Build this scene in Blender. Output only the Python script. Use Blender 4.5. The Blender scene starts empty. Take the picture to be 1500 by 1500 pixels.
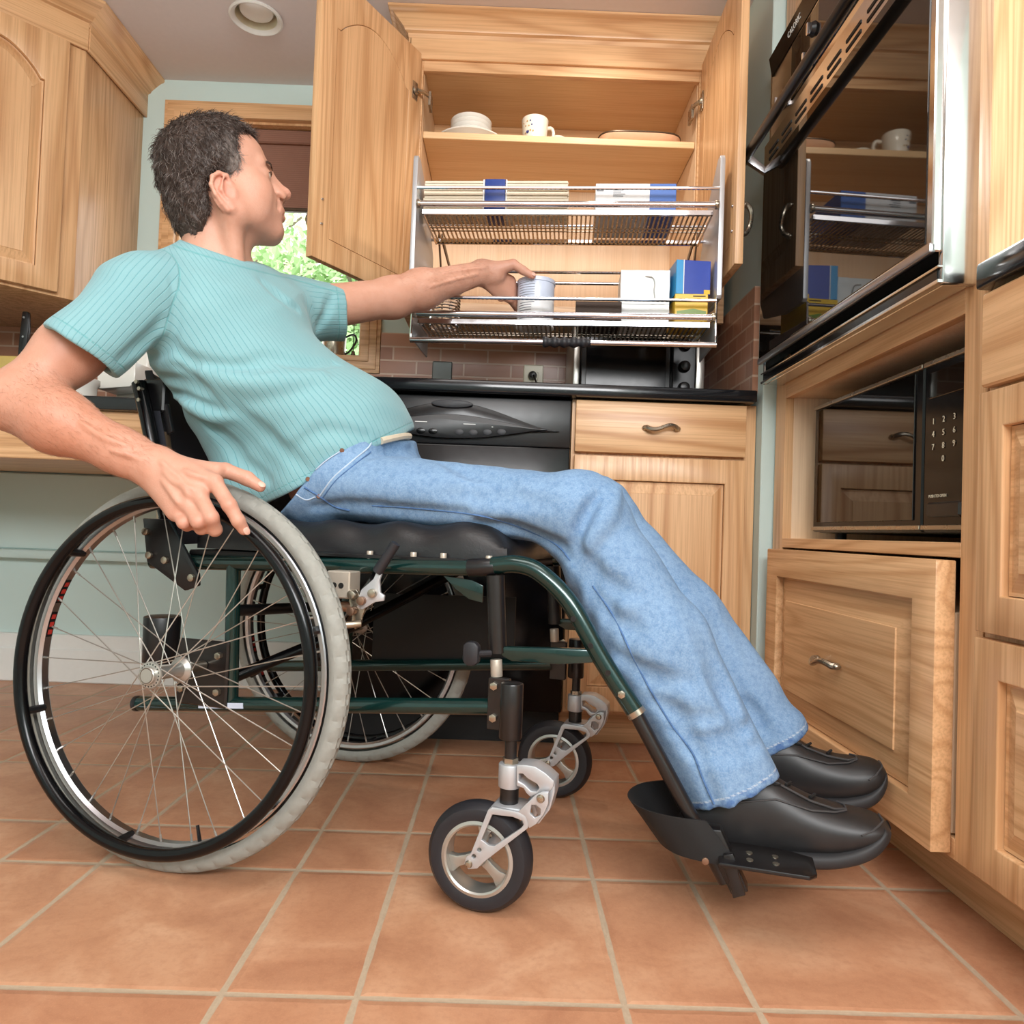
import bpy, bmesh, math, random
import numpy as np
from mathutils import Vector, Matrix
C = bpy.context.scene.collection
R = math.radians
random.seed(7)

# ------------------------------------------------------------------ camera frame (real metres, camera 0.545 m above the floor)
F = 1080.; CAMH = .545
_y = np.array([-10/F, -28/F, -1]); _y /= np.linalg.norm(_y)
_u = np.array([.036, 1, 0]); _u -= _y*(_u@_y); _u /= np.linalg.norm(_u)
CAMR = np.stack([np.cross(_y, _u), _y, _u], 1)
CAMO = np.array([0, 0, CAMH])
def ray(px, py):
    d = CAMR.T@np.array([(px-750)/F, -(py-750)/F, -1]); return d/np.linalg.norm(d)
def PY(px, py, Y):
    d = ray(px, py); return CAMO+d*Y/d[1]

# ------------------------------------------------------------------ materials
def srgb(r, g, b):
    f = lambda c: (c/255/12.92) if c/255 <= .04045 else ((c/255+.055)/1.055)**2.4
    return (f(r), f(g), f(b), 1)
class NT:
    def __init__(s, name):
        s.m = bpy.data.materials.new(name); s.m.use_nodes = True
        s.t = s.m.node_tree; s.n = s.t.nodes; s.b = s.n['Principled BSDF']
    def nd(s, typ, **kw):
        n = s.n.new('ShaderNode'+typ)
        for k, v in kw.items():
            if k.startswith('i_'):
                k = k[2:]; k = int(k) if k.isdigit() else k.replace('_', ' ')
                if hasattr(v, 'is_output'): s.t.links.new(v, n.inputs[k])
                else: n.inputs[k].default_value = v
            else: setattr(n, k, v)
        return n
    def link(s, a, b): s.t.links.new(a, b)
    def math(s, op, a, b=0., c=0.):
        n = s.nd('Math', operation=op)
        for i, v in enumerate((a, b, c)):
            if hasattr(v, 'is_output'): s.link(v, n.inputs[i])
            else: n.inputs[i].default_value = v
        return n.outputs[0]
    def mix(s, f, a, b, mode='MIX'):
        n = s.nd('Mix', data_type='RGBA', blend_type=mode)
        for k, v in ((0, f), (6, a), (7, b)):
            if hasattr(v, 'is_output'): s.link(v, n.inputs[k])
            else: n.inputs[k].default_value = v
        return n.outputs[2]
    def ramp(s, f, stops):
        n = s.nd('ValToRGB'); e = n.color_ramp.elements
        while len(e) < len(stops): e.new(.5)
        for x, (p, c) in zip(e, stops): x.position = p; x.color = c if len(c) == 4 else (*c, 1)
        s.link(f, n.inputs[0]); return n.outputs[0]
    rot = 0.
    def coords(s, scale=(1, 1, 1), jitter=True, kind='Object'):
        tc = s.nd('TexCoord'); v = tc.outputs[kind]
        if s.rot: v = s.nd('VectorRotate', rotation_type='Z_AXIS', i_Vector=v, i_Angle=s.rot).outputs[0]
        if jitter:
            oi = s.nd('ObjectInfo'); r = s.math('MULTIPLY', oi.outputs['Random'], 37.)
            v = s.nd('VectorMath', operation='ADD', i_0=v, i_1=r).outputs[0]
        return s.nd('Mapping', i_Vector=v, i_Scale=scale).outputs[0]
    def noise(s, v, scale, detail=2., rough=.5, dist=0.):
        return s.nd('TexNoise', i_Vector=v, i_Scale=scale, i_Detail=detail, i_Roughness=rough, i_Distortion=dist).outputs[0]
    def bump(s, h, strength=.2, dist=.002):
        n = s.nd('Bump', i_Height=h, i_Strength=strength, i_Distance=dist); s.link(n.outputs[0], s.b.inputs['Normal'])
    def base(s, col=None, rough=None, metal=None, **kw):
        for k, v in dict(Base_Color=col, Roughness=rough, Metallic=metal, **kw).items():
            if v is None: continue
            i = s.b.inputs[k.replace('_', ' ')]
            if hasattr(v, 'is_output'): s.link(v, i)
            else: i.default_value = v
        return s.m
M = {}
def plain(name, rgb, rough=.5, metal=0., nz=.06, nscale=60., **kw):
    t = NT(name); v = t.coords()
    n = t.noise(v, nscale, 3.)
    c = srgb(*rgb); dk = tuple(x*(1-nz*2) for x in c[:3])+(1,); lt = tuple(min(1, x*(1+nz)) for x in c[:3])+(1,)
    col = t.mix(n, dk, lt); t.base(col, t.math('MULTIPLY_ADD', n, .08, rough-.04), metal, **kw)
    M[name] = t.m; return t
def oak(name, axis, light=(226, 171, 116), dark=(196, 134, 78), rough=.38, ring=30., cs=13., amp=.62, rot=0.):
    t = NT(name); t.rot = rot; sc = [cs]*3; sc[axis] = .9 if cs > 8 else .6
    v = t.coords(tuple(sc)); n1 = t.noise(v, .62, 1.5, .45, .25)
    rg = t.math('SINE', t.math('MULTIPLY', n1, ring*2.6))
    rg = t.math('POWER', t.math('MULTIPLY_ADD', rg, .5, .5), 2.6)
    s2 = [230., 230., 230.]; s2[axis] = 4.
    st = t.noise(t.coords(tuple(s2)), 1., 2., .6)
    stf = t.ramp(st, [(.42, (0, 0, 0)), (.66, (1, 1, 1))])
    big = t.noise(t.coords((1.5, 1.5, 1.5)), 1., 2.)
    c = t.mix(t.math('MULTIPLY', rg, amp), srgb(*light), srgb(*dark))
    c = t.mix(t.math('MULTIPLY', stf, .34), c, srgb(dark[0]-26, dark[1]-26, dark[2]-24))
    c = t.mix(t.math('MULTIPLY', big, .22), c, srgb(min(255, light[0]+8), light[1]+2, light[2]-6))
    t.base(c, t.math('MULTIPLY_ADD', stf, .1, rough)); t.bump(stf, .08, .001)
    t.b.inputs['Coat Weight'].default_value = .15; t.b.inputs['Coat Roughness'].default_value = .25
    M[name] = t.m; return t
for a_, q_ in enumerate('xyz'): oak('oak_'+q_, a_, (226, 182, 136), (186, 134, 88), .36)
oak('oak_diagonal', 0, (226, 182, 136), (186, 134, 88), .36, rot=R(-45)); oak('oak_panel_z', 2, (226, 182, 136), (180, 126, 80), .36, 34., cs=6., amp=.8); oak('oak_panel_x', 0, (226, 182, 136), (180, 126, 80), .36, 34., cs=6., amp=.8)
oak('maple_x', 0, (232, 196, 150), (221, 178, 128), .5, 9.); oak('maple_z', 2, (236, 206, 172), (226, 190, 150), .5, 9.)
plain('black_stone', (26, 27, 30), .14, nz=.25, nscale=160.)
plain('black_gloss', (11, 11, 13), .17, Specular_IOR_Level=.28); plain('black_satin', (22, 22, 24), .32); plain('black_matte', (20, 19, 19), .6)
def leather():
    t = NT('leather'); v = t.coords(); n = t.noise(v, 260., 3.); w = t.noise(v, 18., 2.)
    t.base(t.mix(w, srgb(18, 18, 20), srgb(34, 34, 37)), t.math('MULTIPLY_ADD', w, .2, .3)); t.bump(n, .25, .0012); M['leather'] = t.m
leather()
plain('rubber_black', (33, 33, 38), .5, nscale=90.); plain('rubber_grey', (150, 150, 143), .65, nz=.08, nscale=120.)
plain('chrome', (226, 226, 230), .07, 1., nz=.02); plain('steel', (190, 190, 194), .3, 1., nz=.03)
plain('plate_steel', (112, 118, 116), .45, .4); plain('stainless', (215, 214, 212), .16, 1., nz=.03); plain('aluminium', (196, 198, 202), .42, .6, nz=.03)
plain('silver_paint', (186, 184, 178), .3, .75, nz=.05); plain('nickel', (176, 166, 150), .28, .9, nz=.05)
plain('green_paint', (14, 50, 47), .2, .35, nz=.15, nscale=200., Coat_Weight=.6)
plain('white_ceramic', (240, 238, 230), .18, nz=.01); plain('cream_ceramic', (243, 236, 220), .2, nz=.01)
plain('white_paint', (232, 232, 228), .45, nz=.02); plain('ceiling_paint', (226, 217, 216), .85, nz=.02)
plain('almond_plastic', (226, 220, 196), .35, nz=.02); plain('dark_slot', (16, 14, 12), .6); plain('brown_metal', (92, 76, 60), .35, .5)
def wallpaint():
    t = NT('mint_paint'); v = t.coords(jitter=False); n = t.noise(v, 220., 3.); w = t.noise(v, 2., 2.)
    t.base(t.mix(w, srgb(194, 214, 210), srgb(202, 221, 216)), .6); t.bump(n, .12, .001); M['mint_paint'] = t.m
wallpaint()
def glassblack():
    t = NT('black_glass'); w = t.noise(t.coords(), 3., 2.)
    t.base(t.mix(w, srgb(16, 13, 11), srgb(20, 16, 13)), .03, 0., IOR=1.53); M['black_glass'] = t.m
glassblack()
def clear(name, col, rough=.04):
    t = NT(name); w = t.noise(t.coords(), 5.); 
    t.base(t.mix(w, srgb(*col), srgb(*[min(255, c+4) for c in col])), rough, 0., Transmission_Weight=1., IOR=1.3); M[name] = t.m
clear('clear_plastic', (244, 246, 248)); clear('window_glass', (250, 253, 251), .0); M['window_glass'].node_tree.nodes['Principled BSDF'].inputs['IOR'].default_value = 1.02
def tiles():
    t = NT('terracotta'); tc = t.nd('TexCoord'); sp = t.nd('SeparateXYZ', i_0=tc.outputs['Object'])
    def ax(o, l1, per=.4655, small=.155):
        q = t.math('DIVIDE', t.math('SUBTRACT', o, l1), per); k = t.math('FLOOR', q); f = t.math('MULTIPLY', t.math('SUBTRACT', q, k), per)
        big = t.math('GREATER_THAN', f, small)
        d = t.math('MINIMUM', f, t.math('MINIMUM', t.math('ABSOLUTE', t.math('SUBTRACT', f, small)), t.math('SUBTRACT', per, f)))
        return d, t.math('ADD', t.math('MULTIPLY', k, 2.), big)
    n0 = t.noise(tc.outputs['Object'], 22., 2.)
    dx, ix = ax(sp.outputs[0], .158); dy, iy = ax(sp.outputs[1], 1.178)
    d = t.math('ADD', t.math('MINIMUM', dx, dy), t.math('MULTIPLY_ADD', n0, .004, -.002))
    g = t.math('LESS_THAN', d, .0042)
    cell = t.nd('CombineXYZ', i_0=ix, i_1=iy)
    wn = t.nd('TexWhiteNoise', noise_dimensions='3D', i_Vector=cell.outputs[0])
    off = t.nd('VectorMath', operation='ADD', i_0=tc.outputs['Object'], i_1=wn.outputs[1]).outputs[0]
    n1 = t.noise(off, 7., 4., .6, .6); n2 = t.noise(off, 90., 3., .7); n3 = t.noise(off, 420., 2., .7)
    c = t.ramp(n1, [(.25, srgb(172, 120, 90)), (.5, srgb(196, 144, 110)), (.75, srgb(216, 170, 136))])
    c = t.mix(t.math('MULTIPLY', wn.outputs[0], .35), c, srgb(180, 116, 84))
    c = t.mix(t.math('MULTIPLY', t.ramp(n2, [(.45, (0, 0, 0)), (.75, (1, 1, 1))]), .28), c, srgb(156, 100, 72))
    c = t.mix(t.math('MULTIPLY', t.ramp(n3, [(.5, (0, 0, 0)), (.8, (1, 1, 1))]), .3), c, srgb(214, 160, 124))
    gc = t.mix(n2, srgb(168, 146, 122), srgb(196, 174, 148))
    c = t.mix(g, c, gc); t.base(c, t.mix(g, (.42,)*3+(1,), (.8,)*3+(1,)))
    h = t.math('ADD', t.nd('MapRange', i_0=d, i_1=.002, i_2=.011).outputs[0], t.math('ADD', t.math('MULTIPLY', n2, .12), t.math('MULTIPLY', n1, .2)))
    t.bump(h, .5, .003); M['terracotta'] = t.m
tiles()
def bricks():
    t = NT('brick_tile'); tc = t.nd('TexCoord'); uv = tc.outputs['UV']
    br = t.nd('TexBrick', offset=.5, i_Vector=uv, i_Color1=srgb(142, 94, 72), i_Color2=srgb(186, 138, 112), i_Mortar=srgb(206, 184, 164), i_Scale=1., i_Mortar_Size=.0030, i_Mortar_Smooth=.1, i_Bias=0., i_Brick_Width=.157, i_Row_Height=.0458)
    n = t.noise(uv, 30., 3.); n2 = t.noise(uv, 6., 2.)
    c = t.mix(t.math('MULTIPLY', n2, .5), br.outputs[0], srgb(168, 112, 84)); c = t.mix(t.math('MULTIPLY', n, .15), c, srgb(210, 170, 146))
    t.base(c, t.math('MULTIPLY_ADD', n, .12, .26)); t.bump(t.math('ADD', t.math('SUBTRACT', 1., br.outputs[1]), t.math('MULTIPLY', n, .25)), .4, .002); M['brick_tile'] = t.m
bricks()

# ------------------------------------------------------------------ mesh building
class MB:
    def __init__(s): s.bm = bmesh.new()
    def _xf(s, vs, m):
        if m is not None: bmesh.ops.transform(s.bm, matrix=m, verts=vs)
    def box(s, x0, x1, y0, y1, z0, z1, bv=.0015, m=None, seg=1):
        t = bmesh.new(); bmesh.ops.create_cube(t, size=1)
        for v in t.verts: v.co = Vector(((x0+x1)/2+v.co.x*(x1-x0), (y0+y1)/2+v.co.y*(y1-y0), (z0+z1)/2+v.co.z*(z1-z0)))
        if bv: bmesh.ops.bevel(t, geom=list(t.edges), offset=min(bv, .45*min(abs(x1-x0), abs(y1-y0), abs(z1-z0))), segments=seg, affect='EDGES', profile=.5)
        return s.add(t, m)
    def add(s, t, m=None):
        if m is not None: bmesh.ops.transform(t, matrix=m, verts=list(t.verts))
        me = bpy.data.meshes.new('t'); t.to_mesh(me); t.free(); s.bm.from_mesh(me); bpy.data.meshes.remove(me); return s
    def raw(s, vs, fs):
        b = [s.bm.verts.new(v) for v in vs]
        for f in fs:
            try: s.bm.faces.new([b[i] for i in f])
            except ValueError: pass
        return s
    def tube(s, pts, r, n=10, cap=True, closed=False, up=None):
        pts = [Vector(p) for p in pts]; k = len(pts); rs = r if hasattr(r, '__len__') else [r]*k
        tang = []
        for i in range(k):
            a = pts[(i-1) % k] if (closed or i > 0) else pts[0]; b = pts[(i+1) % k] if (closed or i < k-1) else pts[-1]
            tang.append((b-a).normalized())
        u = Vector(up) if up is not None else (Vector((0, 0, 1)) if abs(tang[0].z) < .9 else Vector((1, 0, 0)))
        rings = []
        for i in range(k):
            u = (u-tang[i]*u.dot(tang[i])).normalized(); w = tang[i].cross(u)
            rings.append([s.bm.verts.new(pts[i]+rs[i]*(math.cos(2*math.pi*j/n)*u+math.sin(2*math.pi*j/n)*w)) for j in range(n)])
        for i in range(k if closed else k-1):
            A, B = rings[i], rings[(i+1) % k]
            sh = 0
            if closed and i == k-1: sh = min(range(n), key=lambda q: (A[0].co-B[q].co).length)
            for j in range(n): s.bm.faces.new((A[j], A[(j+1) % n], B[(j+1+sh) % n], B[(j+sh) % n]))
        if cap and not closed: s.bm.faces.new(rings[0][::-1]); s.bm.faces.new(rings[-1])
        return s
    def cyl(s, a, b, r, r2=None, n=16, bv=0):
        a, b = Vector(a), Vector(b); r2 = r if r2 is None else r2
        if bv:
            d = (b-a).normalized(); return s.tube([a, a+d*bv*.3, a+d*bv, b-d*bv, b-d*bv*.3, b], [r-bv, r-bv*.3, r, r2, r2-bv*.3, r2-bv], n)
        return s.tube([a, b], [r, r2], n)
    def lathe(s, prof, o=(0, 0, 0), axis=(0, 0, 1), n=32, closed=False, arc=None):
        o = Vector(o); ax = Vector(axis).normalized(); u = ax.orthogonal().normalized(); w = ax.cross(u)
        A = arc or (0, 2*math.pi); full = arc is None; m = n if full else n+1
        rings = []
        for i in range(m):
            an = A[0]+(A[1]-A[0])*i/n; d = math.cos(an)*u+math.sin(an)*w
            rings.append([s.bm.verts.new(o+d*r+ax*z) for r, z in prof])
        k = len(prof)
        for i in range(n if full else n):
            P, Q = rings[i], rings[(i+1) % m]
            for j in range(k if closed else k-1):
                q = (j+1) % k
                try: s.bm.faces.new((P[j], Q[j], Q[q], P[q]))
                except ValueError: pass
        return s
    def prism(s, poly, d, frame, bv=0, holes=()):
        """polygon (list of 2-D points) in frame (origin, u, v) extruded by d along u x v"""
        t = bmesh.new(); o, u, v = [Vector(q) for q in frame]; w = u.cross(v).normalized()
        def ringv(p, k): return [t.verts.new(o+u*x+v*y+w*k) for x, y in p]
        if not holes:
            a = ringv(poly, 0); b = ringv(poly, d); n = len(poly)
            t.faces.new(a[::-1]); t.faces.new(b)
            for i in range(n): t.faces.new((a[i], a[(i+1) % n], b[(i+1) % n], b[i]))
        else:
            for k in (0, d):
                es = []
                for p in [poly]+list(holes):
                    r = ringv(p, k)
                    es += [t.edges.new((r[i], r[(i+1) % len(r)])) for i in range(len(r))]
                bmesh.ops.triangle_fill(t, edges=es, use_beauty=True)
            t.verts.ensure_lookup_table(); nv = len(t.verts)//2; st = 0
            for p in [poly]+list(holes):
                n = len(p)
                for i in range(n): t.faces.new((t.verts[st+i], t.verts[st+(i+1) % n], t.verts[nv+st+(i+1) % n], t.verts[nv+st+i]))
                st += n
        bmesh.ops.recalc_face_normals(t, faces=list(t.faces))
        if bv:
            ed = [e for e in t.edges if len(e.link_faces) == 2 and e.calc_face_angle(0) > .6]
            bmesh.ops.bevel(t, geom=ed, offset=bv, segments=2, affect='EDGES', profile=.5, clamp_overlap=True)
        return s.add(t)
    def sph(s, c, r, n=12, sc=(1, 1, 1)):
        t = bmesh.new(); bmesh.ops.create_uvsphere(t, u_segments=n*2, v_segments=n, radius=1)
        for v in t.verts: v.co = Vector((c[0]+v.co.x*r*sc[0], c[1]+v.co.y*r*sc[1], c[2]+v.co.z*r*sc[2]))
        return s.add(t)
    def build(s, name, mat, parent=None, smooth=35, uv=None):
        bmesh.ops.recalc_face_normals(s.bm, faces=list(s.bm.faces))
        me = bpy.data.meshes.new(name); s.bm.to_mesh(me); s.bm.free()
        if smooth:
            me.polygons.foreach_set('use_smooth', [True]*len(me.polygons)); me.set_sharp_from_angle(angle=R(smooth))
        for q in (mat if isinstance(mat, (list, tuple)) else [mat]): me.materials.append(M[q])
        o = bpy.data.objects.new(name, me); C.objects.link(o)
        if parent is not None:
            r = parent
            while r is not None:      # meshes are written in the root's own frame unless the root sits elsewhere
                if 'wb' in r: me.transform(Matrix.Translation(Vector(r['wb'])*-1)); break
                r = r.parent
            o.parent = parent
        if uv:
            l = me.uv_layers.new(name='UVMap')
            for p in me.polygons:
                for li in p.loop_indices:
                    c = me.vertices[me.loops[li].vertex_index].co; l.data[li].uv = uv(c)
        return o
def tag(o, label, cat=None, group=None, kind=None):
    if label: o['label'] = label
    if cat: o['category'] = cat
    if group: o['group'] = group
    if kind: o['kind'] = kind
    return o
def thing(name, loc, label, cat, group=None):
    """Empty at the thing's base; its part meshes are written in world coordinates and re-based on build"""
    o = bpy.data.objects.new(name, None); o.empty_display_size = .05; C.objects.link(o); o.location = loc; o['wb'] = tuple(loc)
    return tag(o, label, cat, group)
def solo(o, label, cat, group=None):
    """move a single-mesh thing's origin to the middle of its base"""
    me = o.data; co = np.array([v.co[:] for v in me.vertices]); c = Vector(((co[:, 0].min()+co[:, 0].max())/2, (co[:, 1].min()+co[:, 1].max())/2, co[:, 2].min()))
    me.transform(Matrix.Translation(-c)); o.location = c
    return tag(o, label, cat, group)
def struct(o, label=None): return tag(o, label, None, None, 'structure')
def dup(o, loc, rotz=None, label=None):
    c = o.copy(); C.objects.link(c); c.location = loc
    if rotz is not None: c.rotation_euler.z = rotz
    if label: c['label'] = label
    for ch in o.children:
        d = ch.copy(); C.objects.link(d); d.parent = c
        for g in ch.children: e = g.copy(); C.objects.link(e); e.parent = d
    return c
def bez(pts, n=8):
    """Catmull-Rom through pts"""
    P = [np.array(p, float) for p in pts]; P = [2*P[0]-P[1]]+P+[2*P[-1]-P[-2]]; out = []
    for i in range(1, len(P)-2):
        for k in range(n):
            t = k/n; a, b, c, d = P[i-1:i+3]
            out.append(.5*(2*b+(c-a)*t+(2*a-5*b+4*c-d)*t*t+(3*b-a-3*c+d)*t**3))
    out.append(P[-2]); return [tuple(x) for x in out]
def arcpts(cx, cy, r, a0, a1, n=8): return [(cx+r*math.cos(R(a0+(a1-a0)*i/n)), cy+r*math.sin(R(a0+(a1-a0)*i/n))) for i in range(n+1)]
# ================================================================== SETTING
CZ = 2.02
o = struct(MB().raw([(-1.97, -3.6, 0), (1.4, -3.6, 0), (1.4, 2.6, 0), (-1.97, 2.6, 0), (-1.97, -3.6, -.05), (1.4, -3.6, -.05), (1.4, 2.6, -.05), (-1.97, 2.6, -.05)],
   [(0, 1, 2, 3), (7, 6, 5, 4), (0, 4, 5, 1), (1, 5, 6, 2), (2, 6, 7, 3), (3, 7, 4, 0)]).build('floor', 'terracotta'), 'terracotta tile floor with sandy grout')
b = MB(); hole = [(-.87+.075*math.cos(t*math.pi/16), 0) for t in range(1)]
LX, LY = -.78, 2.12
b.prism([(-1.97, -1.6), (1.4, -1.6), (1.4, 2.6), (-1.97, 2.6)], .06, ((0, 0, CZ), (1, 0, 0), (0, 1, 0)), holes=[[(LX+.0645*math.cos(2*math.pi*i/32), LY+.0645*math.sin(2*math.pi*i/32)) for i in range(32)]])
struct(b.build('ceiling', 'ceiling_paint'), 'pale grey painted ceiling')
WX0, WX1, WZ0, WZ1 = -1.137, -.497, 1.103, 1.892
b = MB(); b.prism([(-1.97, 0), (1.4, 0), (1.4, CZ), (-1.97, CZ)], .12, ((0, 2.57, 0), (1, 0, 0), (0, 0, 1)), holes=[[(WX0, WZ0), (WX1, WZ0), (WX1, WZ1), (WX0, WZ1)]])
struct(b.build('wall_back', 'mint_paint'), 'mint green back wall with a window')
struct(MB().box(-1.97, -1.87, -3.6, 2.45, 0, CZ, 0).build('wall_left', 'mint_paint'), 'mint green left wall')
struct(MB().box(.626, 1.4, 1.812, 2.45, 0, CZ, .002).box(1.27, 1.4, -3.6, 1.812, 0, CZ, 0).build('wall_right', 'mint_paint'), 'mint green wall beside the oven tower')
struct(MB().box(-1.97, 1.4, -3.7, -3.6, 0, CZ, 0).build('wall_front', 'mint_paint'), 'mint green wall behind the camera')
# brick-tile backsplash: back wall, left of and right of the window, and the return wall
uvb = lambda c: ((c.x if c.y > 2.43 else c.y), c.z-.915)
b = MB(); b.box(-.435, .626, 2.438, 2.452, .9, 1.19, 0).box(-1.87, -1.19, 2.438, 2.452, .844, 1.19, 0).box(-1.19, -.435, 2.438, 2.452, .844, 1.05, 0).box(.612, .628, 1.852, 2.45, .915, 1.19, 0)
struct(b.build('trim_1', 'brick_tile', uv=uvb), 'brown brick tile backsplash')
struct(MB().box(-1.87, -.3, 2.432, 2.452, 0, .155, .003).box(-1.87, -.3, 2.426, 2.452, 0, .11, .004).build('baseboard_back', 'white_paint'), 'white baseboard under the low counter')
struct(MB().box(-1.87, -.47, 2.405, 2.452, .40, .43, .008, seg=2).box(-1.87, -.47, 2.43, 2.452, .43, .68, .004).build('trim_2', 'mint_paint'), 'mint painted ledge on the wall below the counter')
# window: casing, jamb, sash, panes, shade
w = bpy.data.objects.new('window_1', None); C.objects.link(w); w['wb'] = (0, 0, 0); struct(w, 'oak cased window over the low counter')
CX0, CX1, CZ0, CZ1 = -1.187, -.437, 1.053, 1.945
b = MB(); fr = lambda y: ((0, y, 0), (1, 0, 0), (0, 0, 1))
rect = lambda x0, x1, z0, z1: [(x0, z0), (x1, z0), (x1, z1), (x0, z1)]
for i, (mx, d) in enumerate(((0, .016), (.012, .022), (.036, .026))):
    b.prism(rect(CX0+mx, CX1-mx, CZ0+mx, CZ1-mx) if i else rect(CX0, CX1, CZ0, CZ1), d, (fr(2.452)), bv=.002, holes=[rect(WX0+.002*i, WX1-.002*i, WZ0+.002*i, WZ1-.002*i)])
b.build('casing', 'oak_x', w)
b = MB(); b.box(WX0, WX0+.012, 2.45, 2.57, WZ0, WZ1, 0).box(WX1-.012, WX1, 2.45, 2.57, WZ0, WZ1, 0).box(WX0, WX1, 2.45, 2.57, WZ1-.012, WZ1, 0).box(WX0, WX1, 2.45, 2.57, WZ0, WZ0+.010, 0)
b.build('jamb', 'oak_z', w)
b = MB(); b.prism(rect(WX0+.012, WX1-.012, WZ0+.01, WZ1-.012), .03, fr(2.55), bv=.003, holes=[rect(WX0+.04, WX1-.028, WZ0+.028, WZ1-.05)]); b.build('sash', 'white_paint', w)
MB().box(WX0+.03, WX1-.02, 2.532, 2.538, WZ0+.02, WZ1-.04, 0).build('pane', 'window_glass', w)
def shade():
    t = NT('shade_fabric'); z = t.nd('SeparateXYZ', i_0=t.nd('TexCoord').outputs['Object']).outputs[2]
    s = t.math('MULTIPLY_ADD', t.math('SINE', t.math('MULTIPLY', z, 900.)), .5, .5); n = t.noise(t.coords(), 60.)
    t.base(t.mix(t.math('MULTIPLY_ADD', s, .4, t.math('MULTIPLY', n, .3)), srgb(132, 92, 76), srgb(156, 114, 96)), .8); t.bump(s, .3, .001); M['shade_fabric'] = t.m
shade()
sh = thing('window_shade', (-.817, 2.48, 1.606), 'brown fabric shade drawn halfway down the window', 'window shade')
MB().box(WX0+.016, WX1-.016, 2.488, 2.494, 1.615, 1.835, 0).build('shade_fabric', 'shade_fabric', sh)
MB().box(WX0+.015, WX1-.015, 2.472, 2.512, 1.832, 1.878, .004).build('headrail', 'shade_fabric', sh)
MB().box(WX0+.015, WX1-.015, 2.482, 2.500, 1.604, 1.617, .003).build('bottom_rail', 'brown_metal', sh)
b = MB().tube([(-.535, 2.478, 1.835), (-.535, 2.476, 1.5), (-.534, 2.476, 1.13)], .0016, 6); cd = b.build('pull_cord', 'dark_slot', sh)
MB().cyl((-.534, 2.476, 1.112), (-.534, 2.476, 1.133), .0075, .006, 12, .002).build('bead', 'brown_metal', cd)
# recessed ceiling light, unlit
lt = thing('recessed_light', (LX, LY, CZ), 'unlit white recessed spotlight in the ceiling', 'ceiling light')
MB().lathe([(.060, .0), (.064, .004), (.074, -.002), (.076, -.006), (.071, -.009), (.064, -.006), (.059, .0)], (LX, LY, CZ-.0015), n=48, closed=True).build('trim_ring', 'white_paint', lt)
MB().lathe([(.0605, -.002), (.058, .03), (.056, .05), (.0, .05)], (LX, LY, CZ), n=40).build('housing', 'almond_plastic', lt)
MB().lathe([(.0, .008), (.03, .009), (.046, .012), (.05, .02), (.046, .03), (.03, .048)], (LX, LY, CZ), n=32).build('bulb', 'white_ceramic', lt)
# trees outside the window
def leafmat(n, a, c):
    t = NT(n); v = t.noise(t.coords(), 3.); t.base(t.mix(v, srgb(*a), srgb(*c)), .6, Subsurface_Weight=0.); t.b.inputs['Transmission Weight'].default_value = 0.; M[n] = t.m
leafmat("leaf_light", (190, 214, 152), (222, 238, 192)); leafmat("leaf_mid", (150, 186, 120), (190, 216, 156)); plain("bark", (120, 104, 88), .9)
def tree(x, y, z0, h, rad, nleaf, mat, label, seed):
    rnd = random.Random(seed); r = thing('leafy_tree', (x, y, z0), label, 'tree', 'trees outside the window')
    b = MB(); b.tube([(x, y, z0), (x+.1, y, z0+h*.4), (x+.05, y+.1, z0+h*.75)], [.12, .09, .04], 8)
    tips = []
    for i in range(16):
        a = rnd.uniform(0, 6.28); zz = z0+h*rnd.uniform(.25, .7); L = rad*rnd.uniform(.6, 1); e = (x+math.cos(a)*L, y+math.sin(a)*L, zz+rad*rnd.uniform(0, .5))
        b.tube([(x+.07, y, zz), ((x+e[0])/2, (y+e[1])/2, (zz+e[2])/2+.1), e], [.04, .025, .01], 5); tips.append(e)
    b.build('trunk', 'bark', r)
    vs, fs = [], []
    for i in range(nleaf):
        t0 = rnd.choice(tips); f = rnd.uniform(.1, 1.15); c = Vector((x+(t0[0]-x)*f+rnd.gauss(0, rad*.22), y+(t0[1]-y)*f+rnd.gauss(0, rad*.22), t0[2]+rnd.gauss(0, rad*.25)))
        a = Vector((rnd.gauss(0, 1), rnd.gauss(0, 1), rnd.gauss(0, 1))).normalized(); q = a.orthogonal().normalized(); s = rnd.uniform(.025, .055); k = len(vs)
        vs += [c-a*s, c+q*s*.5+a.cross(q)*s*.15, c+a*s, c-q*s*.5+a.cross(q)*s*.15]; fs.append((k, k+1, k+2, k+3))
    MB().raw(vs, fs).build('foliage', mat, r, smooth=0)
tree(-3.0, 8.0, -.8, 6.2, 1.5, 11000, "leaf_light", "bright leafy tree outside the window, behind the face", 1)
tree(-1.1, 5.2, -.8, 4.2, .9, 7000, "leaf_mid", "darker green tree outside the window, behind the sleeve", 2)

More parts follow.
